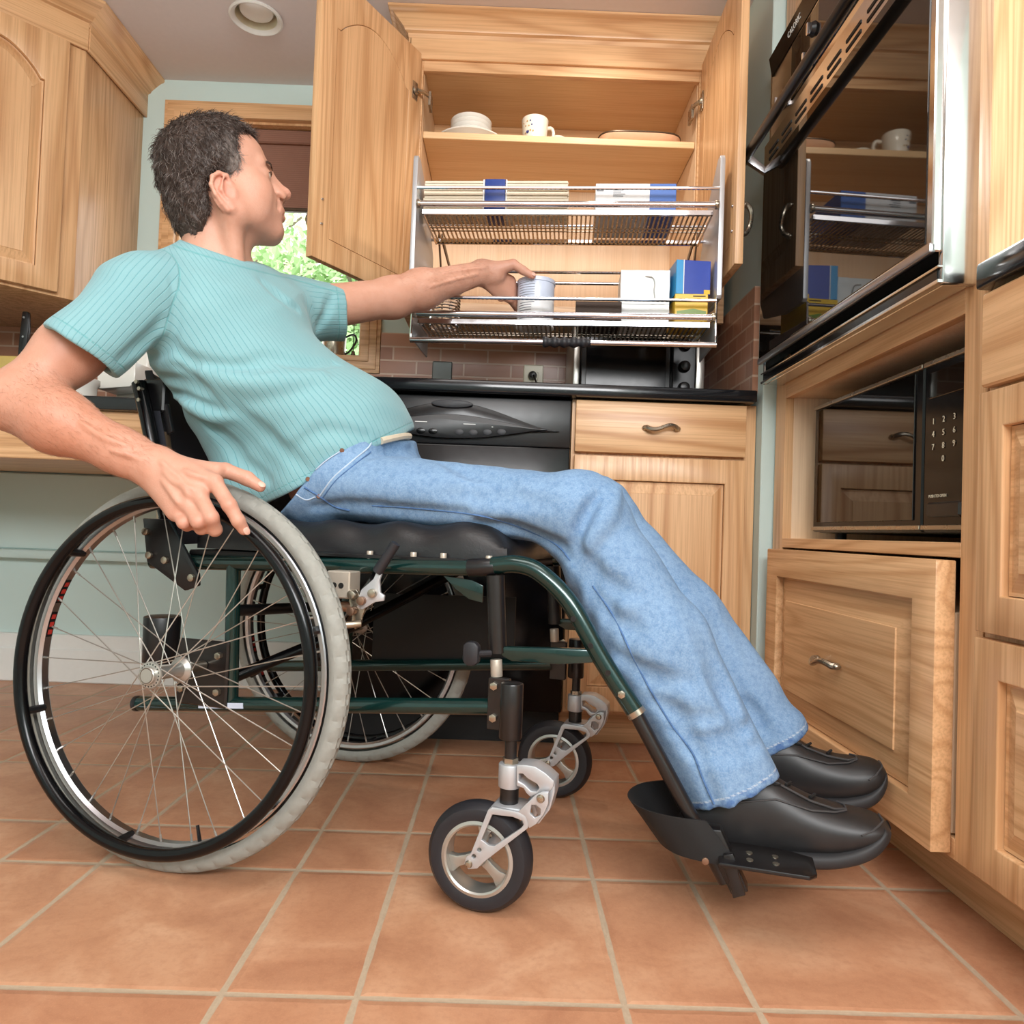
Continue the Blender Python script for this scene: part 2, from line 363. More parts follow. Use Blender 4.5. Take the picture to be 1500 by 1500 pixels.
# ================================================================== CABINETS
def off(poly, d):
    """inset a CCW polygon by d"""
    n = len(poly); out = []
    for i in range(n):
        p0, p1, p2 = [np.array(poly[(i+k) % n], float) for k in (-1, 0, 1)]
        a = p1-p0; c = p2-p1; a /= np.linalg.norm(a)+1e-9; c /= np.linalg.norm(c)+1e-9
        na = np.array([-a[1], a[0]]); nc = np.array([-c[1], c[0]]); m = na+nc; m /= np.linalg.norm(m)+1e-9
        out.append(tuple(p1+m*d/max(.35, m@na)))
    return out
def panelpoly(x0, x1, z0, z1, arch):
    if not arch: return [(x0, z0), (x1, z0), (x1, z1), (x0, z1)]
    w = x1-x0; s = w*.04; pts = [(x0, z0), (x1, z0), (x1, z1-arch)]
    n = 18
    for i in range(n+1):
        u = i/n; X = x1-s-(w-2*s)*u; pts.append((X, z1-arch+arch*(math.sin(math.pi*u)**.85)))
    pts.append((x0, z1-arch)); return pts
def raised_door(name, parent, o, u, n, w, h, arch=0., st=.056, rt=.06, th=.02, mats=('oak_z', 'oak_z'), fl=.03):
    """frame-and-panel front: o = lower corner, u = unit along width, n = outward normal (v is up); returns the frame object"""
    o, u, n = Vector(o), Vector(u), Vector(n); v = Vector((0, 0, 1))
    if u.cross(v).dot(n) < 0: o = o+u*w; u = -u
    poly = panelpoly(st, w-st, rt, h-rt, arch)
    b = MB(); b.prism([(0, 0), (w, 0), (w, h), (0, h)], th, (o, u, v), bv=.0022, holes=[poly])
    d = b.build(name, mats[0], parent)
    if arch or rt > 0:
        p1 = off(poly, .0012); p2 = off(poly, fl); b = MB()
        W = lambda p, k: [o+u*x+v*y+n*k for x, y in p]
        m = len(poly); vs = W(p1, .001)+W(p1, th*.45)+W(off(poly, .006), th*.42)+W(p2, th*.82)+W(off(poly, fl+.001), th*.9)
        fs = [tuple(range(m))[::-1]]+[(k*m+i, k*m+(i+1) % m, (k+1)*m+(i+1) % m, (k+1)*m+i) for k in range(4) for i in range(m)]+[tuple(range(4*m, 5*m))]
        b.raw(vs, fs).build('panel', mats[1], d, smooth=25)
    return d
def pull(parent, c, u, n, L=.078, mat='nickel', name='handle'):
    """wavy bar pull centred at c along u, standing off along n"""
    c, u, n = Vector(c), Vector(u).normalized(), Vector(n).normalized(); w = n.cross(u)
    pts, rs = [], []
    for i in range(25):
        t = i/24; s = math.sin(2*math.pi*t); x = (t-.5)*L
        lift = .022*math.sin(math.pi*min(1, max(0, t)))**.45
        pts.append(c+u*x+n*(.002+lift)-w*s*.0055*(1 if .08 < t < .92 else .3)); rs.append(.0052-.0022*math.cos(2*math.pi*(t-.0))*0+.0018*abs(2*t-1)**2)
    b = MB().tube(pts, rs, 10); b.sph(pts[0]+n*.001, .0085, 8, (1, 1, .8)); b.sph(pts[-1]+n*.001, .0085, 8, (1, 1, .8))
    return b.build(name, mat, parent)
def crown(b, path, z0=1.955, z1=CZ-.001, proj=.06):
    """cornice swept along an XY path; outward is to the right of travel"""
    prof = [(0, z0), (.006, z0), (.008, z0+.012), (.016, z0+.016), (.018, z0+.022), (.04, z0+.042), (.05, z0+.05), (proj-.004, z0+.052), (proj, z0+.056), (proj, z1), (0, z1)]
    P = [Vector((x, y)) for x, y in path]; rings = []
    for i, p in enumerate(P):
        dn = [(P[j+1]-P[j]).normalized() for j in (i-1, i) if 0 <= j < len(P)-1]
        ns = [Vector((d.y, -d.x)) for d in dn]; m = sum(ns, Vector((0, 0))).normalized(); k = 1/max(.4, m.dot(ns[0]))
        rings.append([(p.x+m.x*q*k, p.y+m.y*q*k, z) for q, z in prof])
    n = len(prof); vs = sum(rings, []); fs = [(i*n+j, i*n+(j+1) % n, (i+1)*n+(j+1) % n, (i+1)*n+j) for i in range(len(P)-1) for j in range(n)]
    fs += [tuple(range(n)), tuple(range((len(P)-1)*n, len(P)*n))]
    b.raw(vs, fs)
S2 = math.sqrt(.5)
# -- diagonal corner wall cabinet, upper left
A, B2 = (-1.262, 2.11), (-1.565, 1.807)
c1 = thing('corner_wall_cabinet', (-1.55, 2.2, 1.162), 'oak corner wall cabinet with arched door, hung left of the window', 'cabinet')
b = MB(); b.prism([(-1.262, 2.45), (-1.87, 2.45), (-1.87, 1.807), B2, A], .80, ((0, 0, 1.162), (1, 0, 0), (0, 1, 0)), bv=.0015); b.build('cabinet_body', 'oak_z', c1)
b = MB(); pth = [(-1.87, 1.803), (B2[0]+.002, 1.803), (A[0]+.004, A[1]-.002), (-1.258, 2.45)]
crown(b, pth); cm = [b.build('crown_molding', ['oak_diagonal', 'oak_y'], c1)]
b = MB(); fz = [(x, y) for x, y in pth]
for p, q in zip(fz[:-1], fz[1:]):
    d = Vector((q[0]-p[0], q[1]-p[1], 0)); L = d.length; d.normalize(); nn = Vector((d.y, -d.x, 0))
    b.prism([(0, 1.888), (L, 1.888), (L, 1.966), (0, 1.966)], .008, (Vector((p[0], p[1], 0)), d, (0, 0, 1)), bv=.001)
cm.append(b.build('frieze', ['oak_diagonal', 'oak_y'], c1))
for o in cm:
    for p in o.data.polygons:
        if abs(p.normal.x) > .9 or p.center.y+2.2 > 2.16 and p.center.x-1.55 > -1.30: p.material_index = 1
u = Vector((-S2, -S2, 0)); n = Vector((S2, -S2, 0)); o0 = Vector((A[0], A[1], 1.17))+u*.045+n*.001
raised_door('door', c1, o0, u, n, .345, .715, .075, mats=('oak_z', 'oak_panel_z'))
# -- centre wall cabinet, doors open
c2 = thing('wall_cabinet', (.12, 2.3, 1.165), 'open oak wall cabinet above the dishwasher, both doors swung out', 'cabinet')
X0, X1 = -.283, .516; ZB, ZT = 1.165, 1.905
for q0, q1 in ((X0-.017, X0), (X1, X1+.017)): MB().box(q0, q1, 2.12, 2.45, ZB, ZT, .001).build('side_panel', 'maple_z', c2)
MB().box(X0, X1, 2.435, 2.452, ZB, ZT, 0).build('back_panel', 'maple_z', c2)
MB().box(X0, X1, 2.13, 2.436, 1.885, 1.905, .001).build('top_panel', 'maple_x', c2); MB().box(X0, X1, 2.13, 2.436, 1.178, 1.193, .001).build('bottom_panel', 'maple_x', c2); MB().box(X0, X1, 2.415, 2.436, 1.83, 1.885, .001).build('hanging_rail', 'oak_x', c2)
MB().box(X0, X1, 2.418, 2.436, 1.193, 1.265, .001).build('hanging_rail', 'oak_x', c2)
b = MB(); b.box(X0-.038, X0-.001, 2.102, 2.121, ZB, 1.95, .001).box(X1+.001, X1+.09, 2.102, 2.121, ZB, 1.95, .001).box(X0-.001, X1+.001, 2.102, 2.121, 1.868, 1.95, .001).box(X0-.001, X1+.001, 2.102, 2.121, ZB, 1.197, .001)
b.box(X0-.038, X0-.017, 2.12, 2.45, ZB, 1.95, .001)
b.build('face_frame', 'oak_x', c2)
MB().box(X0-.042, X1+.10, 2.092, 2.103, 1.897, 1.965, .0015).box(X0-.046, X0-.037, 2.092, 2.44, 1.897, 1.965, .0015).build('frieze', 'oak_x', c2)
b = MB(); crown(b, [(X0-.04, 2.45), (X0-.04, 2.098), (X1+.108, 2.098)][::1], 1.957); b.build('crown_molding', 'oak_x', c2)
MB().box(X0+.001, X1-.001, 2.13, 2.435, 1.686, 1.706, .0015).build('shelf', 'maple_x', c2)
def hinge(door, c, u, n, s):
    c, u, n = Vector(c), Vector(u), Vector(n); z = Vector((0, 0, 1))
    b = MB(); b.prism([(-.012, -.026), (.012, -.026), (.012, .026), (-.012, .026)], .003, (c, u, z), bv=.001); b.cyl(c+n*.002, c+n*.008, .012, .010, 14)
    e = c-u*.045*s+n*.02; b.tube([c+n*.008, c-u*.02*s+n*.018, e], .0055, 8); b.box(e.x-.004, e.x+.004, e.y-.012, e.y+.03, e.z-.03, e.z+.012, .001)
    b.build('hinge', 'nickel', door)
def open_door(hx, hy, ang, side):
    """ang: degrees past square; inside face towards the middle of the cabinet"""
    d = Vector((-math.sin(R(ang))*1, -math.cos(R(ang)), 0)); inn = Vector((math.cos(R(ang)), -math.sin(R(ang)), 0))*side
    D = raised_door('door', c2, Vector((hx, hy, 1.187)), d, -inn, .40, .725, .075, mats=('oak_z', 'oak_z'))
    pull(D, Vector((hx, hy, 1.305))+d*.372-inn*.02, (0, 0, 1), -inn, .075)
    for z in (1.275, 1.335):
        p = Vector((hx, hy, z))+d*.372+inn*.0015; MB().cyl(p-inn*.002, p+inn*.0012, .0042, .003, 10).build('screw', 'chrome', D)
    hinge(D, Vector((hx, hy, 1.79))+d*.03+inn*.0008, d, inn, 1)
open_door(X0-.004, 2.098, 30, 1); open_door(X1+.004, 2.098, 1.2, -1)
# -- base cabinet right of the dishwasher
c3 = thing('base_cabinet', (.39, 2.1, 0), 'oak base cabinet with one drawer, between dishwasher and wall', 'cabinet')
b = MB(); b.box(.158, .624, 1.852, 2.44, .10, .884, .001).build('cabinet_body', 'oak_z', c3)
MB().box(.158, .624, 1.95, 1.968, 0, .10, .001).box(.158, .624, 1.946, 1.952, 0, .04, .002).build('toe_kick', 'oak_x', c3)
D = MB().box(.166, .594, 1.832, 1.852, .750, .880, .003, seg=2).build('drawer', 'oak_panel_x', c3); pull(D, (.38, 1.832, .815), (1, 0, 0), (0, -1, 0), .08)
raised_door('door', c3, (.166, 1.852, .108), (1, 0, 0), (0, -1, 0), .428, .634, 0, st=.05, mats=('oak_z', 'oak_panel_z'))
# -- counters
co = MB().box(-.467, .612, 1.808, 2.438, .885, .915, .004, seg=2).build('countertop', 'black_stone'); solo(co, 'black stone countertop over the dishwasher and base cabinet', 'countertop')
lc = thing('low_counter', (-1.17, 2.15, .68), 'low black countertop with oak apron and open knee space under window', 'countertop')
MB().box(-1.868, -.468, 1.828, 2.438, .81, .844, .004, seg=2).build('countertop', 'black_stone', lc)
MB().box(-1.868, -.47, 1.85, 1.87, .684, .81, .002).build('apron', 'oak_x', lc)
MB().box(-1.868, -.47, 1.87, 2.438, .684, .696, .001).build('underside_board', 'oak_x', lc)
# -- dishwasher
dw = thing('dishwasher', (-.143, 2.1, 0), 'black built-in dishwasher with curved control panel, behind the jeans', 'dishwasher')
dx = -.143; MB().box(-.441, .155, 1.86, 2.42, .1, .88, .002).box(-.441, .155, 1.93, 1.95, 0, .1, 0).build('body', 'black_matte', dw)
MB().box(-.441, .155, 1.836, 1.862, .10, .757, .004, seg=2).build('door', 'black_gloss', dw)
MB().box(-.441, .155, 1.836, 1.862, .757, .878, .004, seg=2).build('fascia', 'black_satin', dw)
lens = lambda w, a, b_: [(-w+2*w*i/24, -b_*math.sin(math.pi*i/24)**1.2) for i in range(25)]+[(w-2*w*i/24, a*math.sin(math.pi*i/24)**1.6) for i in range(1, 24)]
f2 = lambda y, z: ((dx, y, z), (1, 0, 0), (0, 0, 1))
MB().prism(lens(.27, .064, .012), .010, f2(1.837, .797), bv=.003).build('handle_recess', 'black_gloss', dw)
MB().prism(lens(.24, .030, .030), .015, f2(1.837, .800), bv=.004).build('console', 'black_satin', dw)
MB().prism([(.052*math.cos(t*math.pi/16), .010*math.sin(t*math.pi/16)) for t in range(32)], .016, f2(1.837, .856), bv=.003).build('badge', 'rubber_black', dw)
k = None
for i, (px, pz) in enumerate(((-.155, .79), (-.125, .79), (-.075, .786), (-.045, .786), (.02, .786), (.055, .786), (.09, .788), (.125, .79))):
    g = MB().prism([(.011*math.cos(t*math.pi/10), .0075*math.sin(t*math.pi/10)) for t in range(20)], .0018, f2(1.822, pz) if 0 else ((dx+px, 1.822, pz), (1, 0, 0), (0, 0, 1)), bv=.0005)
    g.build('button', 'rubber_black' if i not in (2, 3) else 'black_gloss', dw)
MB().box(dx-.09, dx-.06, 1.8215, 1.823, .808, .8095, 0).box(dx+.03, dx+.06, 1.8215, 1.823, .806, .8075, 0).box(dx-.155, dx-.15, 1.8215, 1.823, .801, .8025, 0).box(dx+.1, dx+.104, 1.8215, 1.823, .801, .8025, 0).build('marking', 'white_paint', dw)
# -- oven tower
tw = thing('oven_tower', (.96, 1.4, 0), 'tall oak tower cabinet holding oven and microwave, right side', 'cabinet')
TF = .655
for q0 in (1.782, 1.003): MB().box(TF+.018, 1.27, q0, q0+.018, .1, CZ-.004, .001).build('side_panel', 'oak_z', tw)
for q0, q1 in ((1.737, 1.80), (1.003, 1.055)): MB().box(TF, TF+.02, q0, q1, .1, CZ-.004, .001).build('stile', 'oak_z', tw)
for q0, q1 in ((.884, .935), (.53, .552), (.1, .13), (1.70, CZ-.004)): MB().box(TF, TF+.02, 1.055, 1.737, q0, q1, .001).build('rail', 'oak_y', tw)
b = MB(); b.box(TF+.02, 1.2, 1.737, 1.75, .53, .90, .001).box(TF+.02, 1.2, 1.04, 1.055, .53, .90, .001).box(TF+.02, 1.2, 1.04, 1.75, .535, .551, .001).box(TF+.02, 1.2, 1.04, 1.75, .886, .90, .001).box(1.19, 1.21, 1.04, 1.75, .53, .9, .001); b.build('cavity_lining', 'maple_z', tw)
MB().box(TF+.07, TF+.085, 1.003, 1.80, 0, .1, .001).build('toe_kick', 'oak_y', tw)
MB().box(TF+.002, TF+.30, 1.068, 1.724, .132, .45, .002).build('drawer_box', 'maple_z', tw)
D = raised_door('drawer', tw, (TF-.002, 1.06, .108), (0, 1, 0), (-1, 0, 0), .685, .418, 0, st=.062, rt=.062, th=.030, mats=('oak_y', 'oak_y'), fl=.05)
pull(D, (TF-.035, 1.40, .318), (0, 1, 0), (-1, 0, 0), .085)
# -- near base cabinet right of the tower
c5 = thing('base_cabinet', (.96, .76, 0), 'oak base cabinet with stacked drawer fronts, right of the oven tower', 'cabinet')
MB().box(.676, 1.268, .53, .998, .1, .896, .001).box(.655, .677, .53, .998, .1, .896, .001).build('cabinet_body', 'oak_z', c5); MB().box(.73, .745, .53, 1.0, 0, .1, .001).build('toe_kick', 'oak_y', c5)
MB().box(.637, .655, .545, .990, .762, .890, .003).build('drawer', 'oak_y', c5)
raised_door('drawer', c5, (.655, .545, .434), (0, 1, 0), (-1, 0, 0), .445, .320, 0, st=.05, rt=.05, mats=('oak_z', 'oak_y'))
raised_door('drawer', c5, (.655, .545, .114), (0, 1, 0), (-1, 0, 0), .445, .312, 0, st=.05, rt=.05, mats=('oak_z', 'oak_y'))
co = MB().box(.632, 1.268, .53, .998, .897, .934, .005, seg=2).build('countertop', 'black_stone'); solo(co, 'black countertop corner right of the oven tower, above stacked drawers', 'countertop')
# ================================================================== APPLIANCES
def text(s, size, o, u, v, mat, parent, name='lettering', depth=.0004, align='CENTER'):
    c = bpy.data.curves.new(name, 'FONT'); c.body = s; c.size = size; c.extrude = depth; c.align_x = align; c.align_y = 'CENTER'; c.resolution_u = 2
    tmp = bpy.data.objects.new(name, c); C.objects.link(tmp); bpy.context.view_layer.update()
    me = bpy.data.meshes.new_from_object(tmp.evaluated_get(bpy.context.evaluated_depsgraph_get())); bpy.data.objects.remove(tmp); bpy.data.curves.remove(c)
    me.materials.clear(); me.materials.append(M[mat]); ob = bpy.data.objects.new(name, me); C.objects.link(ob)
    u, v = Vector(u).normalized(), Vector(v).normalized(); n = u.cross(v); r = parent
    while 'wb' not in r: r = r.parent
    m = Matrix((u, v, n)).transposed().to_4x4(); m.translation = Vector(o)-Vector(r['wb']); ob.matrix_local = m; ob.parent = parent
    return ob
ov = thing('wall_oven', (.8, 1.39, .918), 'black glass wall oven with stainless frame built into the tower', 'oven')
MB().box(.662, 1.15, 1.06, 1.73, .938, 1.695, 0).build('oven_body', 'black_matte', ov)
b = MB(); b.box(.606, .66, 1.030, 1.042, .918, 1.71, .003, seg=2).box(.606, .66, 1.747, 1.759, .918, 1.71, .002).box(.606, .66, 1.04, 1.75, 1.698, 1.71, .002)
b.box(.612, .65, 1.04, 1.75, .918, .924, .001); b.build('frame', 'stainless', ov)
b = MB(); b.box(.64, .66, 1.04, 1.75, .924, .97, 0); b.build('lower_gap', 'black_matte', ov)
b = MB(); b.box(.600, .614, 1.031, 1.758, .919, .925, .001).box(.600, .614, 1.031, 1.758, .941, .945, .001); b.build('vent_trim', 'stainless', ov)
MB().box(.604, .613, 1.04, 1.75, .925, .941, 0).build('vent_slat', 'black_gloss', ov)
D = MB().box(.594, .628, 1.036, 1.756, .966, 1.497, .002).build('door', 'stainless', ov)
MB().box(.5925, .60, 1.052, 1.752, .982, 1.432, .0006).build('glass', 'black_glass', D)
MB().box(.590, .600, 1.036, 1.756, .964, .979, .003, seg=2).build('door_trim', 'steel', D)
band = MB(); 
for i in range(9):
    y = 1.72-i*.079
    for dz in (0, .017): band.box(.5925, .5945, y-.056, y, 1.444+dz, 1.450+dz, 0)
band.build('vent_slot', 'dark_slot', D)
hb = MB(); hb.cyl((.546, 1.772, 1.463), (.546, 1.03, 1.463), .0115, n=16, bv=.003); Hn = hb.build('handle', 'black_satin', D)
for y in (1.752, 1.045):
    MB().prism([(.548, 1.455), (.596, 1.425), (.596, 1.442), (.556, 1.474)], .014, ((0, y+.007, 0), (1, 0, 0), (0, 0, 1)), bv=.0015).build('bracket', 'steel', Hn)
p = MB(); p.prism([(.606, 1.51), (.606, 1.665), (.598, 1.708), (.66, 1.708), (.66, 1.51)], .69, ((0, 1.748, 0), (1, 0, 0), (0, 0, 1)), bv=.001); P = p.build('control_panel', 'stainless', ov)
MB().prism([(.6045, 1.664), (.5965, 1.707), (.599, 1.707), (.607, 1.664)], .69, ((0, 1.748, 0), (1, 0, 0), (0, 0, 1))).build('brand_strip', 'black_gloss', P)
text('CALORIC', .017, (.5995, 1.60, 1.686), (0, -1, 0), (-.18, 0, 1), 'white_paint', P)
MB().box(.603, .607, 1.08, 1.62, 1.53, 1.655, .001).build('control_glass', 'black_glass', P)
for y, z in ((1.68, 1.56), (1.52, 1.56), (1.50, 1.61), (1.25, 1.585), (1.14, 1.585)):
    k = MB().cyl((.606, y, z), (.594, y, z), .016, .013, 20, .003).build('knob', 'black_satin', P); MB().box(.588, .595, y-.004, y+.004, z-.013, z+.013, .0015).build('pointer', 'chrome', k)
mw = thing('microwave_oven', (.86, 1.37, .553), 'black microwave oven inside the tower cavity below the oven', 'microwave')
MB().box(.705, 1.08, 1.09, 1.655, .566, .852, .004, seg=2).build('housing', 'black_satin', mw)
D = MB().box(.692, .706, 1.222, 1.655, .568, .850, .003).build('door', 'black_gloss', mw)
MB().box(.6895, .693, 1.245, 1.632, .588, .838, .0008).build('glass', 'black_glass', D)
[MB().box(.688, .693, 1.222, 1.655, z, z+.0075, .001).build('trim_strip', 'nickel', D) for z in (.842, .572)]
K = MB().box(.692, .706, 1.09, 1.218, .568, .850, .003).build('control_panel', 'black_gloss', mw)
[MB().box(.688, .693, 1.09, 1.218, z, z+.0075, .001).build('trim_strip', 'nickel', K) for z in (.842, .572)]
MB().box(.690, .693, 1.10, 1.205, .787, .83, .001).build('display', 'black_glass', K)
bt = MB().box(.686, .693, 1.11, 1.2, .592, .616, .004).build('door_button', 'black_satin', K)
for i, s in enumerate('1234567890'):
    r, c = (i//3, i % 3) if i < 9 else (3, 1)
    text(s, .014, (.6905, 1.190-c*.028, .748-r*.021), (0, -1, 0), (0, 0, 1), 'almond_plastic', K, 'number', .0002)
text('PUSH TO OPEN', .007, (.6905, 1.175, .626), (0, -1, 0), (0, 0, 1), 'almond_plastic', K, 'lettering', .0002)
for y in (1.13, 1.62): MB().cyl((.74, y, .5525), (.74, y, .568), .012, n=12).build('foot', 'rubber_black', mw)
# toaster oven on the counter
to = thing('toaster_oven', (.29, 2.18, .915), 'black and silver toaster oven on the counter under the rack', 'toaster oven')
tx0, tx1, ty0, ty1, tz = .175, .545, 2.06, 2.34, .925
b = MB(); b.box(tx0+.015, tx1-.02, ty0+.012, ty1, tz, tz+.215, .012, seg=3); b.build('housing', 'black_satin', to)
for x0, x1 in ((tx0, tx0+.018), (tx1-.024, tx1)):
    MB().prism([(ty0+.004, tz-.002), (ty1, tz-.002), (ty1, tz+.2), (ty1-.05, tz+.222), (ty0+.05, tz+.222), (ty0+.012, tz+.2), (ty0, tz+.1)], x1-x0, ((x0, 0, 0), (0, 1, 0), (0, 0, 1)), bv=.003).build('end_panel', 'silver_paint', to)
D = MB().box(tx0+.02, tx1-.095, ty0, ty0+.014, tz+.012, tz+.205, .004).build('door', 'black_satin', to)
MB().box(tx0+.035, tx1-.11, ty0-.002, ty0+.002, tz+.025, tz+.185, .001).build('glass', 'black_gloss', D)
MB().tube([(tx0+.08, ty0, tz+.192), (tx0+.085, ty0-.03, tz+.192), (tx1-.16, ty0-.03, tz+.192), (tx1-.155, ty0, tz+.192)], .008, 10).build('handle', 'black_satin', D)
K = MB().box(tx1-.092, tx1-.024, ty0, ty0+.014, tz+.012, tz+.205, .004).build('control_panel', 'black_gloss', to)
for z in (.04, .1, .16): MB().cyl((tx1-.058, ty0, tz+z), (tx1-.058, ty0-.02, tz+z), .017, .014, 18, .003).build('knob', 'black_satin', K)
for x in (tx0+.04, tx1-.05):
    for y in (ty0+.04, ty1-.04): MB().cyl((x, y, .9152), (x, y, tz+.002), .01, n=10).build('foot', 'rubber_black', to)
# outlets
def wallplate(x, label, outlet):
    t = thing('outlet_plate', (x, 2.436, .99), label, 'outlet' if outlet else 'wall plate')
    MB().box(x-.033, x+.033, 2.4315, 2.4385, .985, 1.10, .003).build('plate', 'almond_plastic' if outlet else 'plate_steel', t)
    if outlet:
        for z in (1.022, 1.062):
            s = MB().box(x-.016, x+.016, 2.429, 2.433, z-.014, z+.014, .004).build('socket', 'almond_plastic', t)
            MB().box(x-.008, x-.005, 2.4284, 2.430, z-.004, z+.007, 0).box(x+.005, x+.008, 2.4284, 2.430, z-.004, z+.006, 0).build('slot', 'dark_slot', s)
    MB().cyl((x, 2.432, .997), (x, 2.4303, .997), .004, n=10).build('screw', 'nickel', t)
    return t
wallplate(.075, 'cream wall outlet with a black plug, under the rack', True); wallplate(-.228, 'blank steel wall plate left of the plugged outlet', False)
pc = thing('power_cord', (.09, 2.42, .92), 'black power cord plugged into the outlet under the rack', 'cord')
MB().cyl((.072, 2.4275, 1.062), (.072, 2.405, 1.062), .015, .012, 14, .003).build('plug', 'black_satin', pc)
MB().tube(bez([(.075, 2.405, 1.06), (.082, 2.385, 1.035), (.098, 2.38, .99), (.115, 2.38, .945), (.13, 2.37, .921), (.17, 2.365, .919)]), .0032, 8).build('cord', 'black_satin', pc)

# ================================================================== PULL-DOWN SHELF RACK
rk = thing('pull_down_rack', (.13, 1.9, 1.0), 'chrome two-tier pull-down shelf rack lowered out of the cabinet', 'shelf rack')
RX0, RX1, RY0, RY1 = -.247, .486, 1.80, 2.0
def flat(name, pts3, mat, par, r=.004, n=8, closed=False): return MB().tube(pts3, r, n, closed=closed).build(name, mat, par)
for x in (RX0-.012, RX1):
    MB().prism([(1.797, 1.125), (1.797, 1.455), (1.803, 1.466), (1.83, 1.468), (1.94, 1.41), (2.04, 1.30), (2.05, 1.2), (2.02, 1.14), (1.9, 1.118), (1.803, 1.118)], .012, ((x, 0, 0), (0, 1, 0), (0, 0, 1)), bv=.0015).build('side_plate', 'aluminium', rk)
def tray(z, y0, y1, nm):
    t = MB(); t.box(RX0+.012, RX1-.012, y0, y0+.006, z-.001, z+.012, .001).box(RX0+.012, RX1-.012, y1-.006, y1, z-.001, z+.012, .001).box(RX0+.012, RX0+.018, y0, y1, z-.001, z+.008, .001).box(RX1-.018, RX1-.012, y0, y1, z-.001, z+.008, .001)
    T = t.build('tray', 'chrome', rk)
    g = MB(); n = 62; ym = (y0+y1)/2
    for i in range(n):
        x = RX0+.018+(RX1-RX0-.036)*(i+.5)/n; g.box(x-.0022, x+.0022, y0+.005, y1-.005, z, z+.0018, 0)
    g.box(RX0+.016, RX1-.016, ym-.012, ym-.008, z, z+.002, 0).box(RX0+.016, RX1-.016, ym+.008, ym+.012, z, z+.002, 0).box(RX0+.016, RX1-.016, y1-.016, y1-.005, z, z+.002, 0).box(RX0+.016, RX1-.016, y0+.005, y0+.010, z, z+.002, 0)
    g.build('slotted_base', 'nickel', T); return T
T1 = tray(1.322, 1.806, 2.0, 'u'); T2 = tray(1.05, 1.806, 2.0, 'l')
for z, T in ((1.322, T1), (1.05, T2)):
    flat('front_tube', [(RX0, 1.800, z+.022), (RX1, 1.800, z+.022)], 'chrome', rk, .0075, 14)
    flat('guard_rail', [(RX0, 1.800, z+.062), (RX1, 1.800, z+.062)], 'chrome', rk, .0042, 10)
    flat('rear_rail', [(RX0, 2.0, z+.012), (RX1, 2.0, z+.012)], 'chrome', rk, .0045, 10)
    flat('rear_rail', [(RX0, 2.005, z+.055), (RX1, 2.005, z+.055)], 'chrome', rk, .0035, 10)
flat('rear_rail', [(RX0, 2.02, 1.225), (RX1, 2.02, 1.225)], 'chrome', rk, .0045, 10)
flat('rear_rail', [(RX0+.01, 2.04, 1.262), (RX1, 2.04, 1.262)], 'chrome', rk, .004, 10)
for x in (RX0, RX1):
    for z in (1.344, 1.072):
        s = 1 if x < 0 else -1; MB().cyl((x, 1.80, z), (x+s*.01, 1.80, z), .011, n=14, bv=.002).build('fitting', 'nickel', rk)
    MB().tube(bez([(x, 1.80, 1.118), (x, 1.797, 1.06), (x, 1.792, 1.012), (x, 1.80, 1.003)], 5), .0032, 8).build('side_wire', 'chrome', rk)
    MB().box(x-.002, x+.002, 1.802, 2.0, 1.01, 1.075, .001).build('lower_side', 'aluminium', rk)
    s = .018 if x < 0 else -.018
    MB().prism([(2.05, 1.372), (2.36, 1.302), (2.36, 1.29), (2.05, 1.352)], .004, ((x+s, 0, 0), (0, 1, 0), (0, 0, 1)), bv=.001).build('swing_arm', 'brown_metal', rk)
    MB().prism([(2.04, 1.378), (2.04, 1.358), (2.16, 1.18), (2.175, 1.19)], .004, ((x+s*.6, 0, 0), (0, 1, 0), (0, 0, 1)), bv=.001).build('swing_arm', 'brown_metal', rk)
hb = MB().tube([(RX0-.001, 1.792, 1.004), (RX1+.001, 1.792, 1.004)], .0068, 14).build('handle_bar', 'chrome', rk)
gp = []; 
for i in range(33): gp.append((.076+.115*i/32, .0115+.0022*math.sin(i*math.pi*2*5/32)))
MB().lathe([(0, .0)]+[(r, x-.076) for x, r in gp]+[(0, .115)], (.076, 1.792, 1.004), (1, 0, 0), 20).build('grip', 'rubber_black', hb)

# ================================================================== THINGS ON THE SHELVES
def lathed(name, prof, loc, mat, label, cat, group=None, n=40):
    return tag_loc(MB().lathe(prof, (0, 0, 0), n=n).build(name, mat), loc, label, cat, group)
def tag_loc(o, loc, label, cat, group=None): o.location = loc; return tag(o, label, cat, group)
SZ = 1.7065
# wide plates with a stack of bowls on them
bx, by = -.15, 2.25
lathed('plate', [(0, .0), (.063, .0), (.066, .004), (.109, .023), (.1105, .026), (.108, .0265), (.064, .0075), (0, .006)], (bx, by, SZ), 'white_ceramic', 'wide white plate under the stack of white bowls', 'plate', n=56)
bw = [(0, .0), (.048, .0), (.051, .003), (.0600, .010), (.0635, .0205), (.0625, .022), (.061, .0205), (.0575, .0105), (.049, .005), (0, .0042)]
nm = ['lowest', 'second lowest', 'third from the bottom', 'fourth from the bottom', 'second from the top', 'topmost']
o0 = None
for i in range(6):
    if o0 is None: o0 = lathed('bowl', bw, (bx, by, SZ+.0085), 'white_ceramic', 'white bowl on the wide plate, lowest of its stack', 'bowl', 'stacked white bowls'); o = o0
    else: o = dup(o0, (bx, by, SZ+.0085+i*.0130), None, 'white bowl in the stack on the wide plate, %s' % nm[i])
